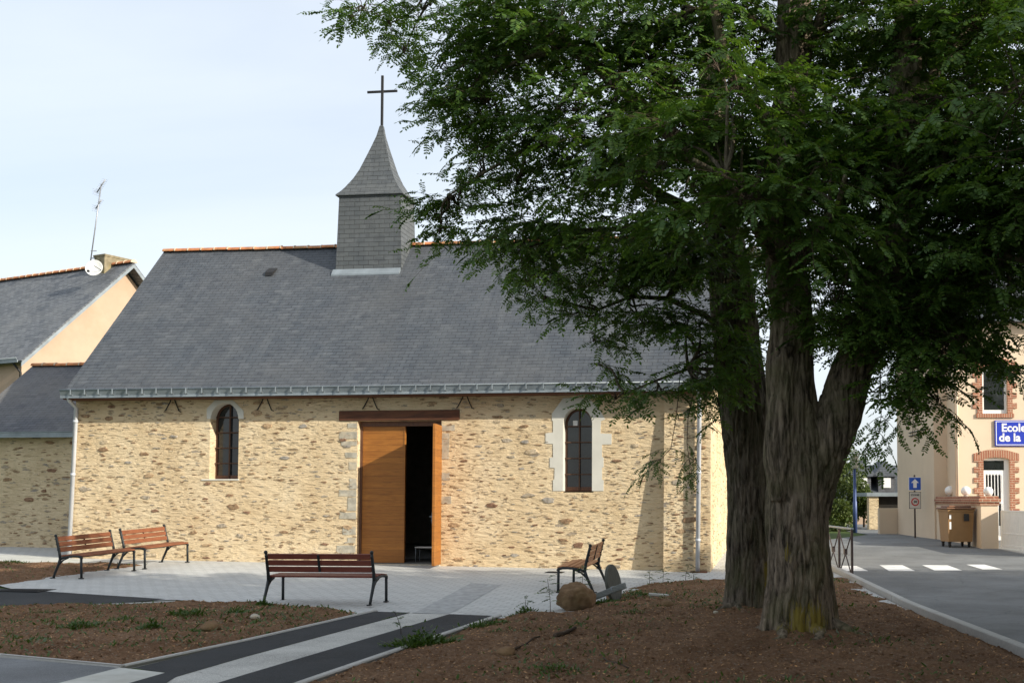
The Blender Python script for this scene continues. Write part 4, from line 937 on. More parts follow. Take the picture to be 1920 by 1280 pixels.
# bin
bn = G(1800, 1026); bz_ = bn.z
binr = empty('wheeled_bin', (bn.x, bn.y+.35, g(bn.x, bn.y)), R(4)); tag(binr, 'brown plastic four wheeled bin against the low school wall', 'bin')
bw2 = 26*bn.y/F; bh = 1.13
bd_ = MB(); a, b = bw2-.05, bw2-.015
bd_.add([(-a, -.33, .16), (a, -.33, .16), (a, .33, .16), (-a, .33, .16), (-b, -.40, bh-.1), (b, -.40, bh-.1), (b, .40, bh-.1), (-b, .40, bh-.1)], [(3, 2, 1, 0), (4, 5, 6, 7), (0, 1, 5, 4), (1, 2, 6, 5), (2, 3, 7, 6), (3, 0, 4, 7)])
bd_.box(-b-.02, b+.02, -.42, .42, bh-.14, bh-.08, bev=.012)
bd_.build('body', M['bin'], binr)
ld = MB(); ld.box(-bw2-.04, bw2+.03, -.46, .44, bh-.075, bh-.02, bev=.02); ld.box(-bw2+.06, bw2-.06, -.34, .34, bh-.02, bh+.03, bev=.02); ld.build('lid', M['binlid'], binr)
MB().box(.07, .22, -.426, -.421, bh-.40, bh-.2).build('label_panel', M['signback'], binr)
MB().box(-b+.03, -b+.08, -.428, -.421, bh-.34, bh-.22).build('reflective_strip', M['signwhite'], binr); MB().box(-b+.03, -b+.08, -.428, -.421, bh-.62, bh-.42).build('reflective_strip', M['signwhite'], binr)
for x in (-bw2+.1, bw2-.12):
    for y in (-.27, .27):
        w_ = MB(); w_.lathe([(.001, -.022), (.06, -.022), (.075, -.015), (.075, .015), (.06, .022), (.001, .022)], 16, 0, Matrix.Translation((x, y, .077))@Matrix.Rotation(R(90), 4, 'Y')); w_.box(x-.035, x+.035, y-.04, y+.04, .12, .165); w_.build('wheel', M['rubber'], binr)
# lamp
lp = G(1603.5, 998); lamp = empty('street_lamp', (lp.x, lp.y, lp.z)); tag(lamp, 'tall blue street lamp post beyond the crossing, before the far house', 'street lamp')
lh = P(1603, 842, lp.y).z-lp.z
MB().tube([(0, 0, -.05), (0, 0, 1.2), (.0, 0, 1.22), (0, 0, lh-.75)], [.085, .08, .065, .052], 12).build('pole', M['lampblue'], lamp)
MB().lathe([(.001, lh-.76), (.10, lh-.75), (.14, lh-.70), (.16, lh-.3), (.15, lh-.25), (.05, lh-.22), (.03, lh), (.001, lh)], 16).build('lamp_head', M['lampbody'], lamp)
MB().lathe([(.001, lh-.16), (.42, lh-.20), (.42, lh-.185), (.05, lh-.12), (.001, lh-.12)], 24).build('lamp_shade', M['lampbody'], lamp)
# ------------------------------------------------------------------ school
sch = empty('school_building', (G(1753, 1010).x, G(1753, 1010).y, 0)); tag(sch, 'pale yellow rendered school building with brick window surrounds, at the right edge', 'school')
SX, SY = sch.location.x, sch.location.y
TOPZ = 7.3
def X_(px, Y): return P(px, 900, Y).x-SX
def Z_(py, Y): return P(1850, py, Y).z
sf2 = SY-1.0; xm = .42
wing = MB(); wing.box(-.0, xm+.3, 0, 5.2, -.1, TOPZ); wing.build('wing_wall', M['render_s'], sch)
Yf = sf2
dx0, dx1 = X_(1844, Yf), X_(1893, Yf); dz1 = Z_(857, Yf); wx0, wx1 = X_(1844, Yf), X_(1891, Yf); wz0, wz1 = Z_(775, Yf), Z_(690, Yf)
def segarch(x0, x1, z0, z1, rise=.14, n=8):
    c = (x0+x1)/2; a = (x1-x0)/2
    return [(x0, z0), (x1, z0)]+[(c+a*math.cos(math.pi*i/n)*1.0, z1-rise+rise*math.sin(math.pi*i/n)**.8) for i in range(n+1)]
mbw = MB(); holed(mbw, [(xm, -.1), (dx0, -.1), (dx0, dz1-.08), ((dx0+dx1)/2, dz1), (dx1, dz1-.08), (dx1, -.1), (9, -.1), (9, TOPZ), (xm, TOPZ)], [[(wx0, wz0), (wx1, wz0), (wx1, wz1), (wx0, wz1)]], -1.0, -.6)
mbw.box(xm, 9, -.599, 5.2, TOPZ-.02, TOPZ); mbw.box(xm+.31, xm+.4, -.6, 5, -.1, TOPZ-.03); mbw.build('front_wall', M['render_s'], sch)
mbb = MB(); mbb.box(xm, xm+.3, -.6, -.002, -.1, TOPZ); mbb.build('side_wall', M['render_s'], sch)
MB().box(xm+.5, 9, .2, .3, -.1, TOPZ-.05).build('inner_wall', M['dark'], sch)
rr = MB(); rr.prism([(0, -1.4, TOPZ-.05), (0, 2.2, TOPZ+3.4), (0, 5.8, TOPZ-.05)], (-.35, 0, 0), (9.3, 0, 0)); rr.build('roof', M['slate'], sch)
def brick_trim(x0, x1, z0, z1, parent, archtop, sill):
    y0, y1 = -1.035, -.94; h = .165
    for sd_ in (0, 1):
        b = MB(); n = 0; z = z0
        while z < z1-.02:
            w_ = .30 if n % 2 else .16; zt = min(z+h, z1)
            if sd_: b.box(x1+.002, x1+w_, y0, y1, z, zt, 0)
            else: b.box(x0-w_, x0-.002, y0, y1, z, zt, 0)
            z += h; n += 1
        b.build('brick_surround', M['brick'], parent)
    if archtop:
        c = (x0+x1)/2; a = (x1-x0)/2+.20; m = 12; ri = z1; vs = []
        pts_l = [(x0-.30, z1), (x0, z1)]+[(c+(x1-x0)/2*math.cos(math.pi*(1-i/m)), z1+.08*math.sin(math.pi*i/m)) for i in range(m+1)][1:-1]+[(x1, z1), (x1+.30, z1)]
        top_ = [(x1+.30, z1+.20), (c+.28, z1+.32), (c, z1+.34), (c-.28, z1+.32), (x0-.30, z1+.20)]
        b2_ = MB(); b2_.prism([(x, 0, z) for x, z in pts_l+top_], (0, y0, 0), (0, y1, 0)); b2_.build('brick_arch', M['brickv'], parent)
    if sill: 
        b2_ = MB(); b2_.box(x0-.20, x1+.20, y0-.02, y1, z0-.13, z0-.002); b2_.build('brick_sill', M['brickv'], parent)
brick_trim(dx0, dx1, .35, dz1-.08, sch, True, False); brick_trim(wx0, wx1, wz0, wz1, sch, True, True)
# window upstairs
wf = MB(); holed(wf, [(wx0, wz0), (wx1, wz0), (wx1, wz1), (wx0, wz1)], [[(wx0+.07, wz0+.12), (wx1-.07, wz0+.12), (wx1-.07, wz1-.07), (wx0+.07, wz1-.07)]], -.93, -.86); wfo = wf.build('window', M['white'], sch)
MB().box(wx0+.06, wx1-.06, -.90, -.89, wz0+.1, wz1-.05).build('pane', M['glass'], wfo)
# door with transom and bars
trz = Z_(884, Yf)
df = MB(); holed(df, [(dx0+.0, .3), (dx1, .3), (dx1, dz1-.02), (dx0, dz1-.02)], [[(dx0+.03, trz+.05), (dx1-.14, trz+.05), (dx1-.14, dz1-.1), (dx0+.03, dz1-.1)], [(dx0+.1, 1.62), (dx1-.22, 1.62), (dx1-.22, trz-.1), (dx0+.1, trz-.1)], [(dx0+.1, .8), (dx1-.22, .8), (dx1-.22, 1.5), (dx0+.1, 1.5)]], -.93, -.86); dfo = df.build('door', M['white'], sch)
MB().box(dx0+.02, dx1-.1, -.89, -.885, .7, dz1-.08).build('pane', M['glass'], dfo)
bb = MB()
for k in range(5): x = dx0+.16+k*(dx1-dx0-.42)/4; bb.tube([(x, -.955, .5), (x, -.955, trz-.05)], .014, 6)
bb.build('bars', M['white'], dfo)
downp = MB(); px_ = X_(1795, Yf); downp.tube([(px_, -1.06, .3), (px_, -1.06, TOPZ-.1)], .04, 8); downp.build('downpipe', M['render_s'], sch)
# iron bracket on the wing
ib = MB(); y_ = 1.8
for z in (Z_(806, 38), Z_(812, 38)): ib.tube([(-.03, 3.2, z), (-.03, .6, z)], .02, 6)
ib.build('wall_rail', M['iron'], sch)
# sign
sxa = X_(1866, Yf); z0, z1 = Z_(836, Yf), Z_(788, Yf)
sgn = empty('school_sign', (SX+sxa, SY-1.0, (z0+z1)/2)); tag(sgn, 'blue sign with white lettering on the school wall above the door', 'sign'); SW = 1.9; hh = (z1-z0)/2
MB().box(0, SW, -.06, -.002, -hh, hh, bev=.006).build('board', M['blue'], sgn)
for (a, b, c, d) in ((.03, SW-.03, hh-.05, hh-.03), (.03, SW-.03, -hh+.03, -hh+.05), (.03, .05, -hh+.05, hh-.05), (SW-.05, SW-.03, -hh+.05, hh-.05)): MB().box(a, b, -.064, -.0605, c, d).build('border_line', M['signwhite'], sgn)
text_mesh('Ecole', .36, M['signwhite'], sgn, (.20, -.063, hh*.40), (R(90), 0, 0), bold=.010, align='LEFT')
text_mesh('de la', .36, M['signwhite'], sgn, (.12, -.063, -hh*.36), (R(90), 0, 0), bold=.010, align='LEFT')
# low wall with brick coping, lamp globes, gate
pw = G(1872.5, 1028); pl = G(1827, 1025.5); PY = pw.y
CZ = P(1850, 947, PY).z; gzp = g(pw.x, PY)
lwall = empty('low_wall', (pw.x, PY, 0)); tag(lwall, 'low rendered wall with red brick coping that curves from the school to the white gate', 'wall')
xl = pl.x-pw.x+.03; far = Vector((G(1768, 1012).x-pw.x, G(1768, 1012).y-PY+.0, 0))
foot = [(xl, 0), (0, 0), (0, .36), (xl+.40, .36), (far.x+.42, SY-PY-.02), (far.x+.05, SY-PY-.02)]
wl_ = MB(); wl_.prism([(x, y, 0) for x, y in foot], (0, 0, -.05), (0, 0, CZ)); wl_.build('wall', M['render_s'], lwall)
def outset(p, o, z0, z1, mi=0):
    c = Vector((sum(q[0] for q in p)/len(p), sum(q[1] for q in p)/len(p)))
    q = [(xl-o, -o), (o, -o), (o, .36+o), (xl+.40+o*.4, .36+o), (far.x+.42+o, SY-PY-.02), (far.x+.05-o, SY-PY-.02)]
    b = MB(); b.prism([(x, y, 0) for x, y in q], (0, 0, z0), (0, 0, z1)); return b
outset(foot, .03, CZ+.001, CZ+.09).build('brick_coping', M['brick'], lwall); outset(foot, .07, CZ+.091, CZ+.19).build('brick_coping', M['brick'], lwall); outset(foot, .015, CZ+.191, CZ+.26).build('brick_coping', M['brick'], lwall)
for i, (px, py, Y) in enumerate([(1853, 921, PY+.2), (1811, 920, PY+2.9), (1780.5, 919.5, SY-.45)]):
    c = P(px, py, Y); r_ = 9.0*Y/F; gl_ = MB(); gl_.ball((0, 0, 0), r_, 20)
    lb = ['white globe lamp on the wall end by the gate, nearest of the three', 'white globe lamp in the middle of the three on the brick coping', 'white globe lamp farthest along the wall, next to the school'][i]
    e_ = empty('globe_lamp', (c.x, c.y, CZ+.26)); tag(e_, lb, 'lamp', 'globe lamps on the brick coping'); o = gl_.build('globe', M['globe'], e_); o.location = (0, 0, c.z-CZ-.26)
    MB().lathe([(.001, 0), (.07, 0), (.06, .03), (.05, max(.04, c.z-CZ-.26-r_*.85)), (.001, max(.04, c.z-CZ-.26-r_*.85))], 14).build('base', M['signgrey'], e_)
gate = empty('gate', (pw.x+.08, PY-.05, g(pw.x, PY))); gv = G(1935, 1039)-pw; gate.rotation_euler.z = math.atan2(gv.y, gv.x); tag(gate, 'white painted panel gate swung open at the right edge', 'gate')
GH = P(1874, 956, PY).z-gzp; GL = 3.2
gp = MB(); gp.box(0, GL, -.015, .015, .10, GH-.03); 
for k in range(int(GL/.11)): gp.box(.02+k*.11, .02+k*.11+.098, -.022, .022, .12, GH-.05)
gp.build('panel', M['white'], gate); gf = MB(); gf.box(0, .08, -.03, .03, .06, GH, bev=.005); gf.box(.082, GL, -.03, .03, GH-.04, GH, bev=.004); gf.box(.082, GL, -.03, .03, .06, .12, bev=.004); gf.box(.082, GL, -.028, .028, .40, .44, bev=.004); gf.box(GL/2, GL/2+.08, -.031, .031, .121, GH-.041); gf.build('gate_frame', M['white'], gate)
# far low wall and garage, left of the school wing
fwl = G(1649, 1000.5); fz = P(1660, 952, fwl.y).z
o = MB().box(fwl.x, SX+.3, fwl.y, fwl.y+.25, 0, fz).build('boundary_wall', M['render_s']); tag(o, 'low beige wall joining the left corner of the school wing', 'wall')
gr = empty('garage', (P(1629, 950, 48).x, 48, 0)); tag(gr, 'small stone pillared carport with flat grey roof behind the low beige wall', 'garage')
g0 = P(1629, 930, 48).z; MB().box(0, .42, 0, .4, .2, g0, bev=.01).build('stone_pillar', M['rubble_dim'], gr); MB().box(-.1, 3, -.1, 3, g0, g0+.16).build('roof', M['zinc'], gr); MB().box(.43, 3, .0, .12, g0-1.0+.02, g0-.72).build('brick_sill', M['brick'], gr); MB().box(.43, 3, .3, .4, 0, g0-.01).build('shade_sheet', M['dark'], gr); MB().box(.43, 3, .02, .14, .2, g0-1.0).build('wall', M['render_s'], gr)  # near-black sheet behind the opening carries the carport's inner shade as colour
# far house with dormers
fh = empty('far_house', (P(1577, 945, 58).x, 58, 0)); tag(fh, 'far grey slate roofed house with two white dormer windows, behind the blue lamp post', 'house')
e0 = P(1600, 944, 58).z; rz_ = P(1640, 872, 61).z; wx = 9
MB().box(.3, wx, 0, 6, 0, e0).build('wall', M['render_l'], fh)
rf2 = MB(); rx = P(1625, 872, 61).x-fh.location.x
rf2.add([(-.1, -.4, e0-.1), (wx+.3, -.4, e0-.1), (wx+.3, 6.4, e0-.1), (-.1, 6.4, e0-.1), (rx, 3, rz_), (wx, 3, rz_)], [(0, 1, 5, 4), (1, 2, 5), (2, 3, 4, 5), (3, 0, 4), (3, 2, 1, 0)]); rfo = rf2.build('roof', M['slate'], fh)
for px in (1618, 1662):
    a = P(px, 912, 58.7); lx = a.x-fh.location.x; z1 = P(px, 893, 58.7).z; z0_ = P(px, 914, 58.7).z
    d_ = MB(); d_.box(lx-.42, lx+.42, .7, 2.6, z0_-.3, z1); do = d_.build('dormer', M['slate_annex'], rfo)
    q = MB(); q.prism([(lx-.75, .55, z1), (lx+.75, .55, z1), (lx, .9, z1+.85)], (0, 0, 0), (0, 2.2, 0)); q.build('dormer_roof', M['slate'], rfo)
    MB().box(lx-.16, lx+.22, .64, .69, z0_, z1-.06).build('window', M['white'], rfo)
# hill line
def hill(x0, x1, Y, h0, h1, n=60):
    vs = []; fs = []
    for i in range(n+1):
        x = x0+(x1-x0)*i/n; h = h0+(h1-h0)*(.5+.5*fbm(x, 0, .02, 4)); vs += [(x, Y, -3), (x, Y+20, h), (x, Y+60, -3)]
    for i in range(n): a = i*3; fs += [(a, a+3, a+4, a+1), (a+1, a+4, a+5, a+2)]
    return MB().add(vs, fs, 0, True).build('hills', M['hill'])
st(hill(-250, 260, 300, 4.5, 9))
# ------------------------------------------------------------------ trees
def hexes(base, tip, w, nrm):
    """one oval leaflet: six-sided blade from base to tip, width w, lying in the plane with normal nrm"""
    d = tip-base; s = np.cross(nrm, d); s = s/(np.linalg.norm(s)+1e-9)*w*.5; n = nrm/(np.linalg.norm(nrm)+1e-9)*np.linalg.norm(d)*.06
    return [base, base+d*.28+s*.9-n, base+d*.72+s*.85-n, tip, base+d*.72-s*.85-n, base+d*.28-s*.9-n]
def pinnate(rs, length, pairs, ll, lw):
    """one compound leaf along +X, drooping, leaflets either side; returns (k*6,3)"""
    out = []; pts = []; droop = rs.uniform(.1, .5); tw = rs.uniform(-.25, .25)
    for i in range(pairs+2):
        t = i/(pairs+1); pts.append(np.array([length*t*(1-.12*t*droop), length*.10*tw*t*t, -length*droop*t*t*.8]))
    for i in range(1, pairs+1):
        p = pts[i]; ax = pts[i+1]-pts[i-1]; ax /= np.linalg.norm(ax); up = np.array([0, 0, 1.]); side = np.cross(up, ax); side /= np.linalg.norm(side); upl = np.cross(ax, side)
        k = ll*(1-.35*abs(i/(pairs+1)-.5))*rs.uniform(.85, 1.12)
        for sg in (1, -1):
            hang = rs.uniform(.05, .5); d = side*sg*math.cos(hang)+ax*rs.uniform(.12, .4)-upl*math.sin(hang); d = d/np.linalg.norm(d)
            n = upl*math.cos(hang)+side*sg*math.sin(hang)+rs.normal(0, .18, 3)
            b = p+rs.normal(0, .002, 3); out += hexes(b, b+d*k, lw*rs.uniform(.85, 1.1), n)
    p = pts[-1]; ax = pts[-1]-pts[-2]; ax /= np.linalg.norm(ax); out += hexes(p, p+ax*ll, lw, np.array([0, .2, 1.]))
    # midrib
    a, b = pts[0], pts[-1]; m = pts[len(pts)//2]; w = np.array([0, .0022, 0])
    out += [a-w, m-w, b-w*.5, b+w*.5, m+w, a+w]
    return np.array(out)
def spray(rs, L_=.85, nl=10, leaf=.25, pairs=7):
    """a leafy shoot along +X that droops; returns leaves (n,3) and its twig polyline"""
    out = []; tw = []; droop = rs.uniform(.1, .55); a = rs.uniform(-.3, .3)
    for i in range(nl+1):
        t = i/nl; tw.append(np.array([L_*t, a*L_*t*t*.5, L_*(.10*math.sin(2.2*t)-droop*t*t*.75)]))
    for i in range(nl):
        p = tw[i]*.5+tw[i+1]*.5 if i else tw[1]*.7; ax = tw[i+1]-tw[i]; yaw0 = math.atan2(ax[1], ax[0]); sg = 1 if i % 2 else -1
        yaw = yaw0+sg*rs.uniform(.55, 1.25) if i < nl-1 else yaw0
        pit = rs.uniform(-.25, .55); rol = rs.uniform(-.5, .5)
        lf = pinnate(rs, leaf*rs.uniform(.8, 1.2), pairs, leaf*.235, leaf*.112)
        m = np.array((Matrix.Rotation(yaw, 3, 'Z')@Matrix.Rotation(pit, 3, 'Y')@Matrix.Rotation(rol, 3, 'X')))
        out.append(lf@m.T+p)
    return np.concatenate(out), np.array(tw)
rs = np.random.RandomState(11)
SPR = [spray(rs, .55+.08*k, 8+k % 3, .23+.012*(k % 4), 7+k % 2) for k in range(10)]
MID = [spray(rs, .42+.04*k, 7, .22, 6) for k in range(6)]
SMALL = [spray(rs, .34, 5, .20, 6) for k in range(5)]
def ray_to_sun_hits_chapel(p):
    q = Vector(p)-CO; y = q.dot(CN); t = -(y)/(SUN_DIR.dot(CN))     # travel against the sun to the front wall plane
    if t > 0: return False
    h = q+SUN_DIR*t; z = h.z; x = h.dot(CU)
    return -14.9 < x < .4 and .15 < z < 9.5
def proj(p):
    q = np.asarray(p, float)-np.array(EYE); c, s = math.cos(PITCH), math.sin(PITCH); zc = q[..., 1]*c+q[..., 2]*s; yc = -q[..., 1]*s+q[..., 2]*c
    return CX+F*q[..., 0]/zc, CY-F*yc/zc
CLEAR = [(620, 740, 135, 250), (1862, 1960, 784, 842), (1696, 1734, 886, 960), (600, 690, 95, 250)]
class Crown:
    def __init__(s): s.leaf = []; s.tw = []; s.n = 0
    def put(s, p, yaw, pit=0, sc=1, protos=SPR):
        L_, T_ = protos[rs.randint(len(protos))]
        m = np.array(Matrix.Rotation(yaw, 3, 'Z')@Matrix.Rotation(pit, 3, 'Y')@Matrix.Rotation(rs.uniform(-.35, .35), 3, 'X'))*sc
        V_ = L_@m.T+np.array(p); x_, y_ = proj(V_[::6]) if V_[:, 1].min() > 3 else (np.zeros(1), np.zeros(1))
        for (a, b, c, d) in CLEAR:      # views through the crown that stay open
            if ((x_ > a) & (x_ < b) & (y_ > c) & (y_ < d)).any(): return
        s.leaf.append(V_.astype(np.float32)); t = T_@m.T+np.array(p); s.twig(t, .0045*sc, .0018); s.n += 1
    def twig(s, pts, r0, r1):
        n = len(pts); k = 3; V = []
        for i, p in enumerate(pts):
            d = pts[min(i+1, n-1)]-pts[max(i-1, 0)]; d = d/(np.linalg.norm(d)+1e-9); a = np.cross(d, [0.13, .27, .95]); a /= np.linalg.norm(a)+1e-9; b = np.cross(d, a); r = r0+(r1-r0)*i/(n-1)
            for j in range(k): t = 2*math.pi*j/k; V.append(p+(a*math.cos(t)+b*math.sin(t))*r)
        s.tw.append((np.array(V), n))
    def build(s, parent, mat=None, name='crown'):
        V = np.concatenate(s.leaf); nf = len(V)//6; Fc = np.arange(nf*6).reshape(nf, 6); o = quick(name, V, Fc, mat or M['leaf'], parent)
        vs = []; fs = []; off = 0
        for V_, n in s.tw:
            i = np.arange(n-1)[:, None]*3; k = np.arange(3)[None]; q = np.stack([i+k, i+(k+1) % 3, i+3+(k+1) % 3, i+3+k], -1).reshape(-1, 4)+off; vs.append(V_); fs.append(q); off += len(V_)
        quick('twigs', np.concatenate(vs), np.concatenate(fs), M['twig'], parent); print(name, 'sprays', s.n, 'leaflets', nf); return o
def bez(a, b, sag=0, wob=.1, n=7):
    a, b = Vector(a), Vector(b); L_ = (b-a).length; pts = []
    w1 = Vector(rs.normal(0, wob*L_*.25, 3)); w2 = Vector(rs.normal(0, wob*L_*.2, 3))
    for i in range(n): t = i/(n-1); pts.append(a.lerp(b, t)+w1*math.sin(math.pi*t)+w2*math.sin(2*math.pi*t)+Vector((0, 0, sag*L_*4*t*(1-t)*.25)))
    return pts
def trunk_mesh(stems, name, mat, parent, voxel=.015, disp=.05):
    """stems fused into one skin, then furrowed like bark"""
    mb = MB()
    for pts, rs_ in stems:
        # resample
        P_ = [Vector(p) for p in pts]; out = []; ro = []
        for i in range(len(P_)-1):
            p0, p1, p2, p3 = P_[max(i-1, 0)], P_[i], P_[i+1], P_[min(i+2, len(P_)-1)]
            for k in range(5):
                t = k/5; out.append(.5*((2*p1)+(p2-p0)*t+(2*p0-5*p1+4*p2-p3)*t*t+(3*p1-p0-3*p2+p3)*t**3)); ro.append(rs_[i]+(rs_[i+1]-rs_[i])*t)
        out.append(P_[-1]); ro.append(rs_[-1]); mb.tube(out, ro, 28)
    o = mb.build('tmp', mat, None, uv=False)
    m = o.modifiers.new('r', 'REMESH'); m.mode = 'VOXEL'; m.voxel_size = voxel
    dg = bpy.context.evaluated_depsgraph_get(); me = bpy.data.meshes.new_from_object(o.evaluated_get(dg)); bpy.data.objects.remove(o)
    n = len(me.vertices); co = np.zeros(n*3, np.float32); me.vertices.foreach_get('co', co); co = co.reshape(-1, 3); no = np.zeros(n*3, np.float32); me.vertices.foreach_get('normal', no); no = no.reshape(-1, 3)
    out = co.copy()
    for i in range(n):
        x, y, z = co[i]; wv = mn.noise(Vector((x*1.5, y*1.5, z*.9)))*.35
        a = mn.noise(Vector((x*11+wv*3, y*11-wv*3, z*1.25))); b = mn.noise(Vector((x*26+wv*3, y*26, z*5))); c = mn.noise(Vector((x*1.6, y*1.6, z*.8+7))); e_ = mn.noise(Vector((x*15, y*15, z*2.1+3)))
        f = max(0, 1-abs(a)*3.4); f2 = max(0, 1-abs(e_)*4.5)
        out[i] += no[i]*(-disp*.62*f*f-disp*.38*f2*f2+.20*disp*b+disp*.7*c)
    me.vertices.foreach_set('co', out.ravel()); me.polygons.foreach_set('use_smooth', [True]*len(me.polygons)); me.update(); me.materials.clear(); me.materials.append(mat)
    r_ = bpy.data.objects.new(name, me); col.objects.link(r_); r_.parent = parent; return r_
def PP(l, Y): return [P(a, b, Y if not isinstance(Y, (list, tuple)) else Y[i]) for i, (a, b) in enumerate(l)]
T1 = empty('locust_tree', (0, 0, 0)); tag(T1, 'big dark locust tree with forked trunk and yellow lichen, nearest the camera', 'tree', None)
T2 = empty('locust_tree', (0, 0, 0)); tag(T2, 'locust tree whose straight trunk stands just behind and left of the lichened trunk', 'tree', None)
Y1, Y2 = TREE1.y, TREE2.y
s1 = [(PP([(1505, 1235), (1503, 1190), (1500, 1120), (1496, 1040), (1494, 950), (1500, 880), (1490, 800), (1478, 700), (1483, 600), (1470, 480), (1462, 400), (1478, 250), (1488, 100), (1490, 0), (1480, -250), (1470, -600)], Y1), [.46, .40, .37, .355, .35, .35, .285, .27, .25, .22, .215, .21, .20, .185, .13, .05]),
      (PP([(1515, 960), (1532, 880), (1566, 800), (1597, 700), (1640, 600), (1672, 480), (1688, 400), (1692, 250), (1700, 100), (1704, 0), (1720, -250), (1730, -550)], [Y1, Y1, Y1-.05, Y1-.1, Y1-.2, Y1-.3, Y1-.3, Y1-.3, Y1-.2, Y1-.2, Y1, Y1]), [.25, .27, .25, .235, .225, .22, .21, .175, .15, .14, .10, .04]),
      (PP([(1465, 1225), (1455, 1180), (1462, 1080), (1470, 960)], Y1-.05), [.22, .16, .14, .13]), (PP([(1548, 1225), (1545, 1150), (1535, 1040), (1528, 940)], Y1+.1), [.22, .17, .15, .14]),
      (PP([(1462, 940), (1462, 860), (1464, 780), (1470, 650)], Y1-.2), [.10, .17, .16, .12]), (PP([(1500, 1230), (1500, 1190), (1490, 1100), (1480, 980)], Y1-.22), [.24, .18, .14, .12]), (PP([(1580, 1218), (1556, 1190), (1543, 1130)], Y1+.05), [.05, .10, .10]), (PP([(1425, 1222), (1440, 1190), (1455, 1120)], Y1-.1), [.05, .10, .10])]
l1 = P(1498, 1130, Y1-.4); l1b = P(1498, 1185, Y1-.4); l1c = P(1530, 1170, Y1-.35); l1d = P(1458, 1155, Y1-.35)
bk1 = barkmat('locust_bark', (.17, .135, .100), [(l1.x, l1.y, l1.z-.22, .16, .28), (l1c.x, l1c.y, l1c.z, .15, .28), (P(1475, 1035, Y1-.35).x, Y1-.35, P(1475, 1035, Y1).z, .07, .12), (l1d.x, l1d.y, l1d.z, .07, .20)])
trunk1 = trunk_mesh(s1, 'trunk', bk1, T1)
s2 = [(PP([(1412, 1170), (1412, 1130), (1410, 1050), (1408, 950), (1404, 880), (1396, 780), (1388, 700), (1378, 600), (1366, 500), (1352, 400), (1342, 280), (1335, 150), (1328, 0), (1322, -200), (1318, -500)], Y2), [.50, .42, .37, .34, .33, .345, .34, .31, .285, .25, .215, .18, .15, .10, .04]),
      (PP([(1375, 1165), (1385, 1110), (1392, 1000)], Y2), [.2, .15, .12]), (PP([(1432, 1100), (1425, 950), (1415, 800), (1405, 680)], Y2-.12), [.16, .17, .16, .13])]
bk2 = barkmat('locust_bark_dark', (.125, .102, .078), [(P(1440, 1060, Y2-.3).x, Y2-.35, P(1440, 1070, Y2).z, .08, .35)])
trunk2 = trunk_mesh(s2, 'trunk', bk2, T2)
def root(par, c, ang, L_, r0, mat):
    pts = []; a = ang
    for k in range(8):
        t = k/7; a += rs.uniform(-.16, .16); p = c+Vector((math.cos(a), math.sin(a)))*(.30+L_*t); pts.append(Vector((p.x, p.y, soil_z(p.x, p.y)+.04*(1-t)**2-.035*t-.02)))
    MB().tube(pts, [r0*(1-.75*k/7)+.006 for k in range(8)], 10).build('root', mat, par, uv=False)
for a_, l_, r_ in ((-2.2, .45, .09), (-1.3, .35, .09), (-.45, .5, .08), (.5, .5, .09), (3.0, .4, .09)): root(T1, TREE1, a_, l_, r_, bk1)
for a_, l_, r_ in ((-2.6, .45, .08), (-1.9, .35, .08)): root(T2, TREE2, a_, l_, r_, bk2)
limbs1, limbs2 = [], []
def limb(lst, l, Y, r0, r1):
    p = PP(l, Y); n = len(p); lst.append((p, [r0+(r1-r0)*i/(n-1) for i in range(n)]))
limb(limbs2, [(1350, 420), (1300, 400), (1240, 367), (1200, 340), (1150, 300), (1103, 270), (1040, 230)], [Y2-.2, Y2-.4, Y2-.7, Y2-.9, Y2-1.1, Y2-1.2, Y2-1.3], .095, .02)
limb(limbs1, [(1462, 420), (1400, 360), (1300, 290), (1240, 235), (1160, 160), (1107, 118), (1055, 80), (945, 0), (860, -70)], [Y1, Y1, Y1+.1, Y1+.2, Y1+.4, Y1+.5, Y1+.6, Y1+.8, Y1+1], .13, .03)
limb(limbs1, [(1475, 300), (1420, 200), (1360, 120), (1340, 20), (1330, -100)], [Y1, Y1-.3, Y1-.5, Y1-.6, Y1-.7], .09, .04)
limb(limbs1, [(1500, 120), (1530, 60), (1560, -40), (1580, -150)], Y1, .07, .03)
limb(limbs1, [(1500, 90), (1450, 60), (1380, 20), (1300, 18), (1230, 40)], [Y1, Y1-.2, Y1-.3, Y1-.4, Y1-.5], .035, .012)
limb(limbs1, [(1685, 420), (1740, 340), (1800, 230), (1860, 180), (1960, 120)], [Y1-.3, Y1-.6, Y1-.8, Y1-1.1, Y1-1.4], .09, .03)
limb(limbs1, [(1655, 560), (1720, 500), (1800, 470), (1880, 480), (1990, 500)], [Y1-.2, Y1-.4, Y1-.7, Y1-1, Y1-1.3], .07, .025)
limb(limbs1, [(1700, 200), (1780, 100), (1850, 20), (1950, -80)], [Y1-.3, Y1, Y1+.3, Y1+.5], .07, .03)
limb(limbs1, [(1470, 500), (1430, 450), (1400, 380), (1360, 330), (1300, 300)], [Y1-.2, Y1-.7, Y1-1.2, Y1-1.6, Y1-1.9], .06, .02)
limb(limbs1, [(1480, 520), (1530, 440), (1570, 390), (1590, 330)], [Y1-.2, Y1-.8, Y1-1.5, Y1-2.0], .05, .02)
limb(limbs2, [(1385, 640), (1320, 590), (1250, 560), (1180, 560), (1120, 580)], [Y2-.1, Y2-.4, Y2-.8, Y2-1.1, Y2-1.3], .05, .015)
limb(limbs2, [(1360, 500), (1280, 450), (1180, 430), (1080, 430), (980, 470)], [Y2, Y2-.3, Y2-.6, Y2-.9, Y2-1.1], .06, .015)
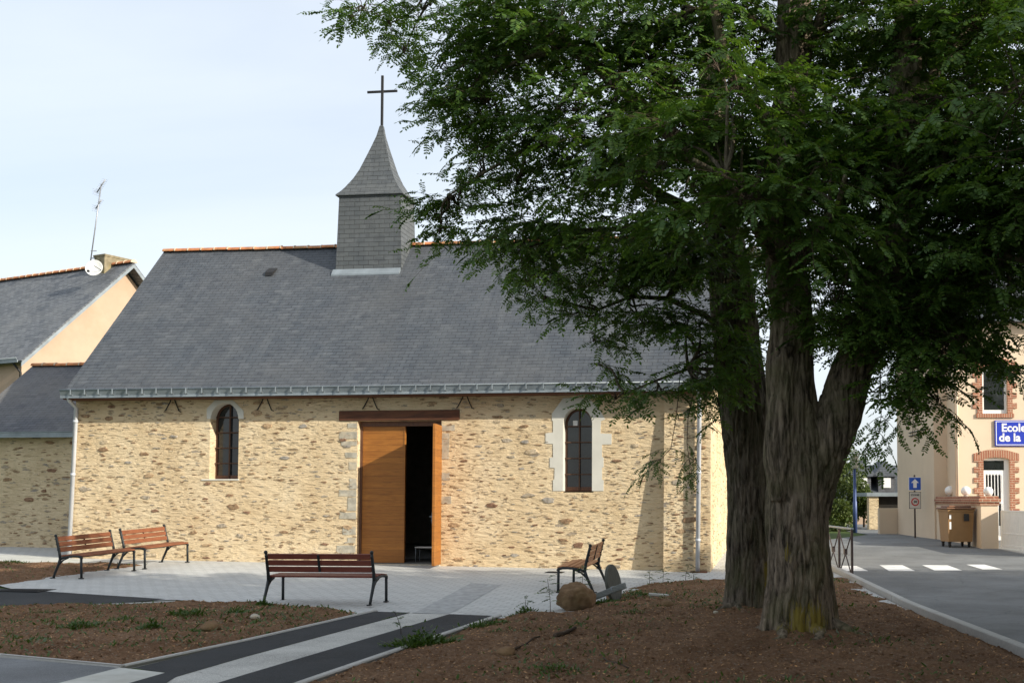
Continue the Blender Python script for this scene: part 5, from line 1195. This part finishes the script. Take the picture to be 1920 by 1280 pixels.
limb(limbs2, [(1388, 700), (1340, 690), (1290, 690), (1230, 715), (1170, 735)], [Y2-.1, Y2-.5, Y2-.9, Y2-1.2, Y2-1.4], .03, .01)
limb(limbs1, [(1650, 620), (1680, 640), (1700, 690), (1715, 760)], [Y1-.2, Y1-.6, Y1-.9, Y1-1.1], .03, .01)
limb(limbs1, [(1060, 84), (980, 110), (900, 150), (840, 200)], [Y1+.6, Y1+.8, Y1+.9, Y1+1], .03, .01)
limb(limbs1, [(1107, 118), (1050, 200), (980, 280), (900, 330), (840, 370)], [Y1+.5, Y1+.6, Y1+.8, Y1+.9, Y1+1], .035, .01)
for lst, par in ((limbs1, T1), (limbs2, T2)):
    for pts, rr_ in lst: MB().tube([Vector(p)+Vector(mn.noise_vector(Vector(p)*1.7))*.05 for p in pts], rr_, 10).build('limb', bk1 if par is T1 else bk2, par)
c1, c2 = Crown(), Crown()
anch = {1: [Vector(p) for l in limbs1+s1[:2] for p in l[0] if Vector(p).z > 2.8], 2: [Vector(p) for l in limbs2+s2[:1] for p in l[0] if Vector(p).z > 2.8]}
bran = {1: [], 2: []}
# foliage clumps through the crown: centre (as surveyed), radii in metres (across, deep, up), sprays
def clump(t, px, py, Y, rx, ry, rz, n, sub=3, hang=.25, protos=SPR, keep=True):
    c = P(px, py, Y); C_ = c1 if t == 1 else c2; A = min(anch[t], key=lambda q: (q-c).length); subs = []
    ns = max(1, min(sub, n//5))
    brm = MB()
    for k in range(ns):
        for _ in range(20):
            u = rs.uniform(-1, 1, 3)
            if u@u < 1: break
        sc = Vector((c.x+u[0]*rx*.62, c.y+u[1]*ry*.62, c.z+u[2]*rz*.62)); subs.append(sc)
        if not (keep is False and ray_to_sun_hits_chapel(sc)):
            bp_ = bez(A, sc, .25, .25); r0_ = .008+.0045*math.sqrt(n/ns)+.004*(A-sc).length; brm.tube(bp_, [r0_+(.006-r0_)*i/(len(bp_)-1) for i in range(len(bp_))], 6, caps=False)
    if brm.v: brm.build('branch', bk2, T1 if t == 1 else T2, uv=False)
    for i in range(n):
        sc = subs[i % ns]
        for _ in range(20):
            u = rs.uniform(-1, 1, 3)
            if u@u < 1: break
        p = Vector((sc.x+u[0]*rx*.60, sc.y+u[1]*ry*.60, sc.z+u[2]*rz*.60))
        if keep is False:
            x_, y_ = proj(p)
            if ray_to_sun_hits_chapel(p): continue
        o = p-c; yaw = math.atan2(o.y/ry, o.x/rx)+rs.normal(0, .7)
        m = (p-sc).length
        if m > .05: C_.twig(np.array([list(sc.lerp(p, q)+Vector((0, 0, .08*math.sin(math.pi*q)))) for q in (0, .35, .7, 1)]), .007, .004)
        C_.put(p, yaw, rs.uniform(-.35, hang+.1), rs.uniform(.65, 1.2), protos)
K = [ # left lacy edge
 (1, 648, 8, 14.0, .42, .3, .22, 8), (1, 700, 45, 14.0, .25, .3, .25, 5), (1, 735, 88, 14.0, .22, .25, .18, 6), (1, 770, 22, 14.0, .40, .5, .25, 12), (1, 870, 20, 13.6, .5, .6, .4, 18), (1, 820, 130, 13.4, .30, .5, .35, 14),
 (1, 900, 110, 13.3, .55, .8, .5, 34), (1, 830, 215, 13.4, .42, .6, .40, 24), (1, 930, 215, 13.3, .55, .8, .5, 36), (1, 800, 190, 13.4, .22, .4, .25, 8), (1, 870, 300, 13.4, .40, .6, .35, 18), (1, 840, 365, 13.6, .25, .35, .30, 12), (1, 808, 425, 13.8, .22, .25, .18, 8), (1, 845, 400, 13.8, .18, .2, .15, 4),
 (1, 960, 330, 13.4, .35, .6, .30, 12), (1, 1000, 250, 13.2, .5, .8, .5, 26), (1, 1010, 90, 13, .6, .9, .45, 30), (1, 1100, 30, 12.8, .7, .9, .45, 36), (1, 1120, 190, 12.8, .7, 1.0, .55, 44), (1, 1180, 110, 12.7, .6, 1, .5, 34),
 (2, 1100, 330, 14.2, .7, .9, .5, 36), (2, 1180, 300, 14.4, .6, .9, .6, 32), (2, 1010, 430, 14.0, .45, .6, .25, 12), (2, 960, 480, 13.9, .38, .5, .28, 18), (2, 975, 525, 13.8, .28, .4, .22, 11), (2, 1000, 556, 13.8, .16, .2, .12, 4),
 (2, 1080, 440, 14.0, .55, .7, .42, 30), (2, 1170, 420, 14.1, .6, .8, .5, 36), (2, 1120, 540, 14.0, .42, .5, .28, 16), (2, 1090, 590, 13.9, .28, .4, .22, 9), (2, 1085, 645, 13.9, .20, .25, .13, 5), (2, 1105, 690, 13.9, .14, .15, .12, 3),
 (2, 1210, 520, 14.0, .6, .7, .45, 32), (2, 1180, 600, 13.9, .42, .5, .32, 14), (2, 1260, 620, 13.9, .5, .6, .38, 20), (2, 1300, 520, 14.0, .5, .7, .5, 28), (2, 1330, 640, 14.0, .38, .5, .45, 16), (2, 1300, 715, 13.8, .35, .4, .28, 10), (2, 1335, 740, 14.1, .22, .3, .32, 9), (2, 1340, 690, 14, .25, .3, .3, 8),
 (2, 1195, 735, 13.8, .40, .25, .12, 8), (2, 1150, 748, 13.8, .20, .2, .10, 4),
 # middle, in front of the stems
 (1, 1260, 60, 12.5, .8, 1.2, .5, 46), (1, 1380, 50, 12.6, .8, 1.2, .5, 44), (1, 1250, 200, 12.3, .6, .9, .5, 34), (1, 1350, 165, 11.0, .55, .5, .35, 26), (1, 1300, 260, 11.2, .6, .6, .4, 26), (1, 1420, 230, 11.2, .6, .6, .4, 28), (1, 1250, 350, 12.2, .6, .8, .45, 26),
 (1, 1310, 395, 11.2, .40, .5, .28, 18), (1, 1410, 380, 11.0, .55, .6, .32, 22), (1, 1500, 330, 11.0, .6, .6, .4, 26), (1, 1490, 450, 11.0, .45, .5, .3, 18), (1, 1550, 560, 11.4, .4, .5, .35, 14), (1, 1510, 600, 11.5, .2, .3, .2, 4), (1, 1600, 630, 11.5, .3, .3, .22, 9), (1, 1565, 490, 12.8, .5, .8, .5, 20), (1, 1540, 610, 13.4, .35, .5, .3, 6),
 (2, 1434, 610, 15.5, .18, .2, .45, 12), (1, 1548, 650, 12.9, .16, .3, .35, 9), (1, 1570, 570, 12.9, .3, .4, .4, 14), (2, 1440, 500, 15.9, .45, .4, .5, 20), (2, 1540, 470, 15.6, .4, .4, .5, 18), (1, 1380, 300, 13.6, .6, .6, .5, 26), (1, 1280, 480, 13.0, .4, .5, .35, 14), (1, 1500, 110, 13.2, .9, 1, .6, 40), (1, 1600, 60, 12.6, .9, 1.2, .5, 50), (1, 1600, 200, 12.6, .8, 1.2, .6, 52), (1, 1580, 340, 12.6, .7, 1.2, .6, 46), (1, 1590, 420, 13.4, .5, .8, .4, 26), (1, 1740, 640, 12.4, .6, .6, .4, 30), (1, 1690, 560, 12.6, .5, .6, .35, 22), (1, 1760, 560, 12.8, .6, .6, .4, 24), (1, 1850, 480, 12.8, .7, .6, .5, 30), (1, 1600, 300, 13.9, .9, .8, .8, 44),
 # right hand mass
 (1, 1750, 60, 12.4, 1, 1.4, .6, 70), (1, 1860, 60, 12.2, .9, 1.4, .6, 56), (1, 1760, 200, 12.4, .9, 1.4, .6, 72), (1, 1880, 200, 12.0, .9, 1.4, .7, 70), (1, 1730, 320, 12.2, .8, 1.3, .6, 60), (1, 1850, 340, 11.8, .9, 1.3, .6, 66), (1, 1760, 430, 12.0, .8, 1.2, .5, 54), (1, 1870, 450, 11.8, .8, 1.2, .5, 52), (1, 1700, 520, 11.8, .5, .8, .4, 30), (1, 1790, 530, 11.7, .7, 1.0, .45, 46), (1, 1890, 540, 11.7, .5, .8, .35, 30), (1, 1980, 420, 11.6, .6, 1, .7, 40),
 (1, 1700, 600, 11.8, .45, .7, .35, 26), (1, 1780, 620, 11.7, .55, .8, .35, 36), (1, 1835, 590, 11.7, .4, .6, .22, 18), (1, 1862, 700, 11.6, .22, .3, .14, 9), (1, 1800, 700, 11.5, .25, .3, .18, 9), (1, 1740, 690, 11.6, .45, .5, .28, 20), (1, 1785, 670, 11.6, .34, .5, .22, 15), (1, 1660, 660, 11.8, .35, .5, .3, 15), (1, 1665, 740, 11.7, .28, .35, .25, 10), (1, 1715, 755, 11.6, .28, .35, .22, 9), (1, 1760, 755, 11.6, .22, .3, .18, 6),
]
for k in K:
    k = list(k); edge = k[1] < 1010 or (k[0] == 2 and k[2] > 500); low = k[0] == 1 and k[2] > 480
    if edge: k[1] += 18 if k[2] > 150 else 30; k[7] = int(k[7]*1.5); k[4] *= .85
    if low: k[2] -= 18; k[7] = int(k[7]*1.35)
    clump(*k, protos=MID if edge or low else SPR)
# hanging shoots with bare stems
def hanging(t, l, Y, ends, pr=SMALL):
    C_ = c1 if t == 1 else c2; pts = PP(l, Y); C_.twig(np.array([list(p) for p in pts]), .007, .003)
    for (i, yaw, pit, sc) in ends: C_.put(pts[i], yaw, pit, sc, pr)
hanging(2, [(1275, 700), (1268, 780), (1258, 840), (1240, 860), (1225, 880)], 13.7, [(2, 3.2, .2, .8), (3, 3.4, .5, .9), (3, 2.7, .3, .9), (4, 3.1, .5, .9), (3, 4.5, .7, .8), (2, .2, .4, .7)])
hanging(2, [(1310, 700), (1290, 780), (1288, 830), (1292, 860), (1294, 880)], 13.7, [(2, 0, 1.0, .8), (3, 1, 1.1, .8), (3, 3.5, .9, .8), (4, 2, 1.3, .8)])
hanging(2, [(1270, 730), (1320, 740), (1330, 790), (1360, 820)], 13.8, [(1, 0, .5, .7), (2, 3, .9, .7)])
hanging(1, [(1650, 700), (1652, 780), (1648, 810), (1640, 830)], 11.6, [(1, .3, .8, 1), (2, 3.3, .8, .9), (2, .4, .9, .9), (3, 1, 1.1, 1), (3, 3.6, .6, .9), (1, 3.6, .6, .9)])
hanging(1, [(1700, 720), (1712, 770), (1712, 800), (1710, 820)], 11.5, [(1, .3, .9, 1), (2, 4.2, 1.1, 1.1), (2, 0, .7, .9), (3, 5, 1.3, 1.2), (1, 2.9, .8, .9)])
hanging(1, [(1740, 730), (1765, 760), (1780, 780)], 11.4, [(1, .2, .6, 1), (2, -.1, .5, 1.0), (1, 5, 1, 1)])
# upper and rear crown above the frame (no foliage where it would darken the chapel)
UP = [(1, 1300, -150, 12.6, 1.6, 1.8, .8, 60), (1, 1500, -250, 12.4, 1.8, 2, 1.0, 80), (1, 1700, -200, 12.2, 1.8, 2, 1, 80), (1, 1900, -150, 12, 1.6, 2, 1, 70), (1, 1050, -120, 13, 1.4, 1.4, .6, 30), (1, 2050, 100, 11.8, 1.1, 1.8, 1.1, 70), (1, 2150, -60, 11.5, 1.3, 1.8, 1.1, 60), (1, 2080, 330, 11.6, 1, 1.6, .9, 60), (1, 1600, -450, 12.4, 1.8, 2, 1.2, 60), (1, 2000, 300, 10.2, 1.2, 1.0, 1.2, 40), (2, 1250, -80, 15.4, 1.6, 1.2, .8, 50)]
for k in UP: clump(*k, sub=5, keep=False)
c1.build(T1); c2.build(T2)
# neighbour trees outside the frame on the right: they shade the foreground
def side_tree(x, y, h, r, n, label):
    T_ = empty('locust_tree', (x, y, g(x, y))); tag(T_, label, 'tree', 'shade trees standing across the road')
    MB().tube([(0, 0, -.1), (0, 0, 1), (.1, 0, h*.5), (0, .1, h*.85)], [.4, .3, .22, .06], 12).build('trunk', bk2, T_, uv=False)
    C_ = Crown()
    for i in range(n):
        for _ in range(20):
            u = rs.uniform(-1, 1, 3)
            if u@u < 1: break
        p = Vector((u[0]*r, u[1]*r, h*.60+u[2]*h*.38)); C_.put(p, rs.uniform(0, 6.3), rs.uniform(0, .6), 2.1)
    C_.build(T_); return T_
SL = 'broad shade tree across the road, outside the view on the right'
SLS = ['tall shade tree farther along the road, outside the view on the right', 'lowest shade tree across the road, nearest the school, outside the view', 'shade tree right beside the viewpoint, outside the view', 'farthest of the shade trees to the right, outside the view', 'shade tree behind and right of the viewpoint, outside the view']
stt = side_tree(9.6, 4.6, 10.5, 4.3, 900, SL)
for (x, y, rz, sc) in ((12.4, 10.6, 1, .98), (15.0, 15.2, 2.2, .72), (6.4, -1.4, 4, .98), (17, 5.5, 3, 1.05), (14.5, -1, 5, 1.1)):
    c_ = copy_tree(stt); c_['label'] = SLS.pop(0); c_.location = (x, y, g(x, y)); c_.rotation_euler.z = rz; c_.scale = (sc, sc, sc)
# ------------------------------------------------------------------ shrubs beyond the road
def shrub(name, label, cat, x, y, z, rx, rz, n, mat, leafs=.09, trunk=0):
    T_ = empty(name, (x, y, z)); tag(T_, label, cat)
    L_ = []
    cl = [np.array([rs.uniform(-1, 1)*rx*.65, rs.uniform(-1, 1)*rx*.5, trunk+rz*(.15+rs.uniform(0, .75))]) for _ in range(14)]
    for i in range(n):
        c = cl[rs.randint(14)]; u = rs.normal(0, 1, 3); u /= np.linalg.norm(u); p = c+u*rs.uniform(.5, 1)**.5*np.array([rx*.42, rx*.42, rz*.26]); p[2] = max(p[2], .02)
        d = u*.5+rs.normal(0, .5, 3); d /= np.linalg.norm(d); k = leafs*rs.uniform(.7, 1.3); L_ += hexes(p, p+d*k, k*.5, rs.normal(0, 1, 3))
    V = np.array(L_); quick('crown' if trunk else 'foliage', V, np.arange(len(V)).reshape(-1, 6), mat, T_)
    MB().tube([(0, 0, -.1), (0, 0, (trunk+rz*.5))], [.06+.05*trunk, .03], 6).build('trunk' if trunk else 'stem', M['twig'], T_, uv=False)
for (nm, lb, ct, px, py, Y, rx, rz, n, tr) in [('hedge_shrub', 'rounded green shrub between the big trunks and the blue lamp post', 'shrub', 1566, 992, 46, .8, 1.3, 4000, 0), ('hedge_shrub', 'dark green shrub against the far house, right of the blue lamp post', 'shrub', 1620, 990, 52, .95, 1.9, 4200, 0),
      ('garden_tree', 'light green tree rising left of the blue lamp post', 'tree', 1566, 985, 53, 1.4, 3.0, 6500, 1.0), ('garden_tree', 'small distant tree beside the far house roof', 'tree', 1590, 960, 70, 2.0, 3.4, 3000, 1.0)]:
    a = P(px, py, Y); shrub(nm, lb, ct, a.x, Y, g(a.x, Y) if tr == 0 else .3, rx, rz, n, M['leaf_b'], .13, tr)
# ------------------------------------------------------------------ weeds, litter and clods on the soil
def seedling(px, py, h, n, label, lean=0, sc=1):
    a = G(px, py); z = soil_z(a.x, a.y); T_ = empty('locust_seedling', (a.x, a.y, z)); tag(T_, label, 'seedling', 'locust seedlings at the edge of the soil')
    C_ = Crown(); t = [np.array([lean*q*q*h, 0, h*q-.01]) for q in np.linspace(0, 1, 6)]; C_.twig(np.array(t), .006, .003)
    for i in range(n):
        q = .3+.7*i/(n-1); p = np.array([lean*q*q*h, 0, h*q]); lf = pinnate(rs, .17*sc*rs.uniform(.8, 1.1), 5, .035*sc, .017*sc); m = np.array(Matrix.Rotation(i*2.4+rs.uniform(-.4, .4), 3, 'Z')@Matrix.Rotation(rs.uniform(-.5, .1), 3, 'Y')); C_.leaf.append((lf@m.T+p).astype(np.float32))
    C_.build(T_, M['weed'], 'leaves')
for k in [(1032, 1146, .48, 12, 'tall locust seedling left of the boulder', -.1, 1.2), (1092, 1135, .62, 11, 'locust seedling growing up between the boulder and the bench seen end on', 0, 1), (1218, 1094, .22, 8, 'leftmost low seedling on the soil edge under the corner buttress', 0, .9), (1243, 1092, .30, 9, 'bushy seedling on the soil edge below the chapel buttress', .1, 1), (1285, 1092, .32, 9, 'seedling on the soil edge below the right downpipe', .2, 1.0), (1300, 1090, .20, 7, 'small seedling right of the one below the downpipe', .1, .9), (985, 1158, .20, 7, 'small seedling by the path end left of the boulder', 0, .9), (752, 1190, .28, 7, 'thin seedling leaning over the right path lane', -.3, 1)]: seedling(*k)
def weed(px, py, w, h, n, label, blade=.09):
    a = G(px, py); T_ = empty('weed_clump', (a.x, a.y, soil_z(a.x, a.y))); tag(T_, label, 'weed', 'weeds on the soil beds'); L_ = []; z0 = T_.location.z
    for i in range(int(n*1.3)):
        u = rs.normal(0, .5, 2); x, y = u[0]*w, u[1]*w*.8; p = np.array([x, y, soil_z(a.x+x, a.y+y)-z0+abs(rs.normal(0, h*.4))*max(.2, 1-np.hypot(*u))]); d = np.array([u[0]*.9+rs.normal(0, .45), u[1]*.9+rs.normal(0, .45), rs.uniform(.15, .9)]); d /= np.linalg.norm(d); k = blade*.6*rs.uniform(.5, 1.2)
        L_ += hexes(p, p+d*k, k*rs.uniform(.22, .5), np.array([rs.normal(0, .4), rs.normal(0, .4), 1]))
    V = np.array(L_); quick('leaves', V, np.arange(len(V)).reshape(-1, 6), M['weed'], T_)
for k in [(790, 1212, .32, .24, 900, 'large feathery green weed spilling over the path kerb', .10), (905, 1178, .30, .10, 260, 'low green weed patch at the kerb of the right bed'), (985, 1160, .16, .12, 160, 'green weed tuft at the upper tip of the right bed'), (1130, 1133, .30, .10, 420, 'green weeds around the foot of the boulder and wheel'), (1190, 1122, .34, .08, 300, 'weed patch on the soil right of the timber wheel', .07), (1182, 1168, .25, .06, 140, 'sparse weeds in the middle of the right bed', .06), (1045, 1272, .2, .06, 120, 'grass tuft at the bottom edge of the right bed', .07), (1090, 1190, .14, .04, 40, 'tiny green sprig on the bare soil', .05), (1330, 1160, .35, .05, 160, 'thin weeds beside the foot of the rear trunk', .06), (930, 1195, .12, .05, 50, 'tiny weed near the right path lane', .05),
          (350, 1163, .26, .10, 260, 'green weed patch in the upper middle of the left bed'), (440, 1160, .12, .10, 90, 'weed tuft of the left bed nearest the path'), (150, 1186, .22, .09, 200, 'weed patch in the left part of the left bed'), (283, 1190, .13, .13, 180, 'brightest green weed tuft in the left bed'), (225, 1172, .20, .07, 120, 'loose weeds in the centre of the left bed', .07), (495, 1144, .10, .12, 120, 'weed tuft beside the left feet of the bench seen from behind'), (65, 1212, .16, .05, 80, 'weeds at the lower left of the left bed', .06), (90, 1155, .18, .05, 90, 'weeds at the upper left of the left bed', .06), (365, 1195, .12, .05, 70, 'small weed near the brown clod of the left bed', .06), (20, 1060, .35, .06, 160, 'weeds on the far left soil strip', .08)]: weed(*k)
def scatter_px(n, near=1.0):
    out = []
    for name in ('soil_bed_right', 'soil_bed_left', 'soil_bed_far'):
        hz_, bb = BEDS[name]; ar = (bb[1]-bb[0])*(bb[3]-bb[2]); m = int(n*{'soil_bed_right': .72, 'soil_bed_left': .26, 'soil_bed_far': .02}[name]); k = 0
        while k < m:
            x = rs.uniform(bb[0], bb[1]); y = rs.uniform(bb[2], bb[3]); z, d = hz_(x, y); k += .25
            if z is None or d < .03: continue
            out.append((x, y, z)); k += .75
    return out
L_ = []
for (x, y, z) in scatter_px(19000):
    p = np.array([x, y, z+.004]); a = rs.uniform(0, 6.3); k = rs.uniform(.012, .042); L_ += hexes(p, p+np.array([math.cos(a)*k, math.sin(a)*k, rs.uniform(-.006, .014)]), k*rs.uniform(.35, .6), np.array([rs.normal(0, .3), rs.normal(0, .3), 1]))
V = np.array(L_); tag(quick('leaf_litter', V, np.arange(len(V)).reshape(-1, 6), M['litter']), 'dry brown and tan leaf litter scattered over the soil beds', 'leaf litter', None, 'stuff')
bm0 = bmesh.new(); bmesh.ops.create_icosphere(bm0, subdivisions=1, radius=1); bv = np.array([v.co[:] for v in bm0.verts]); bf = np.array([[v.index for v in f.verts] for f in bm0.faces]); bm0.free()
VV = []; FF = []; o_ = 0
for (x, y, z) in scatter_px(3600):
    k = rs.uniform(.005, .022)*(1.7 if rs.rand() < .06 else 1); q = bv*(1+rs.uniform(-.3, .3, (len(bv), 1)))*np.array([k, k*rs.uniform(.6, 1), k*rs.uniform(.5, .8)])+np.array([x, y, z+k*.2]); VV.append(q); FF.append(bf+o_); o_ += len(bv)
tag(quick('soil_clods', np.concatenate(VV), np.concatenate(FF), M['soil'], smooth=True), 'small clods and crumbs of brown earth on the soil beds', 'soil clods', None, 'stuff')
L_ = []
for (x, y, z) in scatter_px(26000):
    left = x < -3.2
    dn = fbm(x, y, .55, 3, 2)+(.42 if left else -.12)+(.25 if y > 15.5 and not left else 0)
    if rs.uniform(-.1, .9) > dn: continue
    p = np.array([x, y, z]); a = rs.uniform(0, 6.3); k = rs.uniform(.018, .06); L_ += hexes(p, p+np.array([math.cos(a)*k, math.sin(a)*k, rs.uniform(.2, 1.1)*k]), k*rs.uniform(.25, .55), np.array([rs.normal(0, .4), rs.normal(0, .4), 1]))
V = np.array(L_); tag(quick('sprouting_weeds', V, np.arange(len(V)).reshape(-1, 6), M['weed']), 'thin scattered green sprouts coming up through the soil', 'ground cover', None, 'stuff'); print('sprouts', len(V)//6)
def cover(px, py, w, d, label, mat, name='drain_cover'):
    a = G(px, py); o = MB().box(-w/2, w/2, -d/2, d/2, 0, .012, bev=.003)
    for k in range(5): o.box(-w/2+.03, w/2-.03, -d/2+.03+k*(d-.06)/5, -d/2+.03+k*(d-.06)/5+.02, .0125, .018)
    o = o.build(name, mat, None, (a.x, a.y, a.z+.004), -CA); tag(o, label, 'cover')
cover(1040, 1073, .36, .28, 'small iron drain cover in the paving right of the chapel door', M['iron'])
cover(48, 1107, .8, .5, 'dark iron grating at the left end of the paved square', M['iron'])
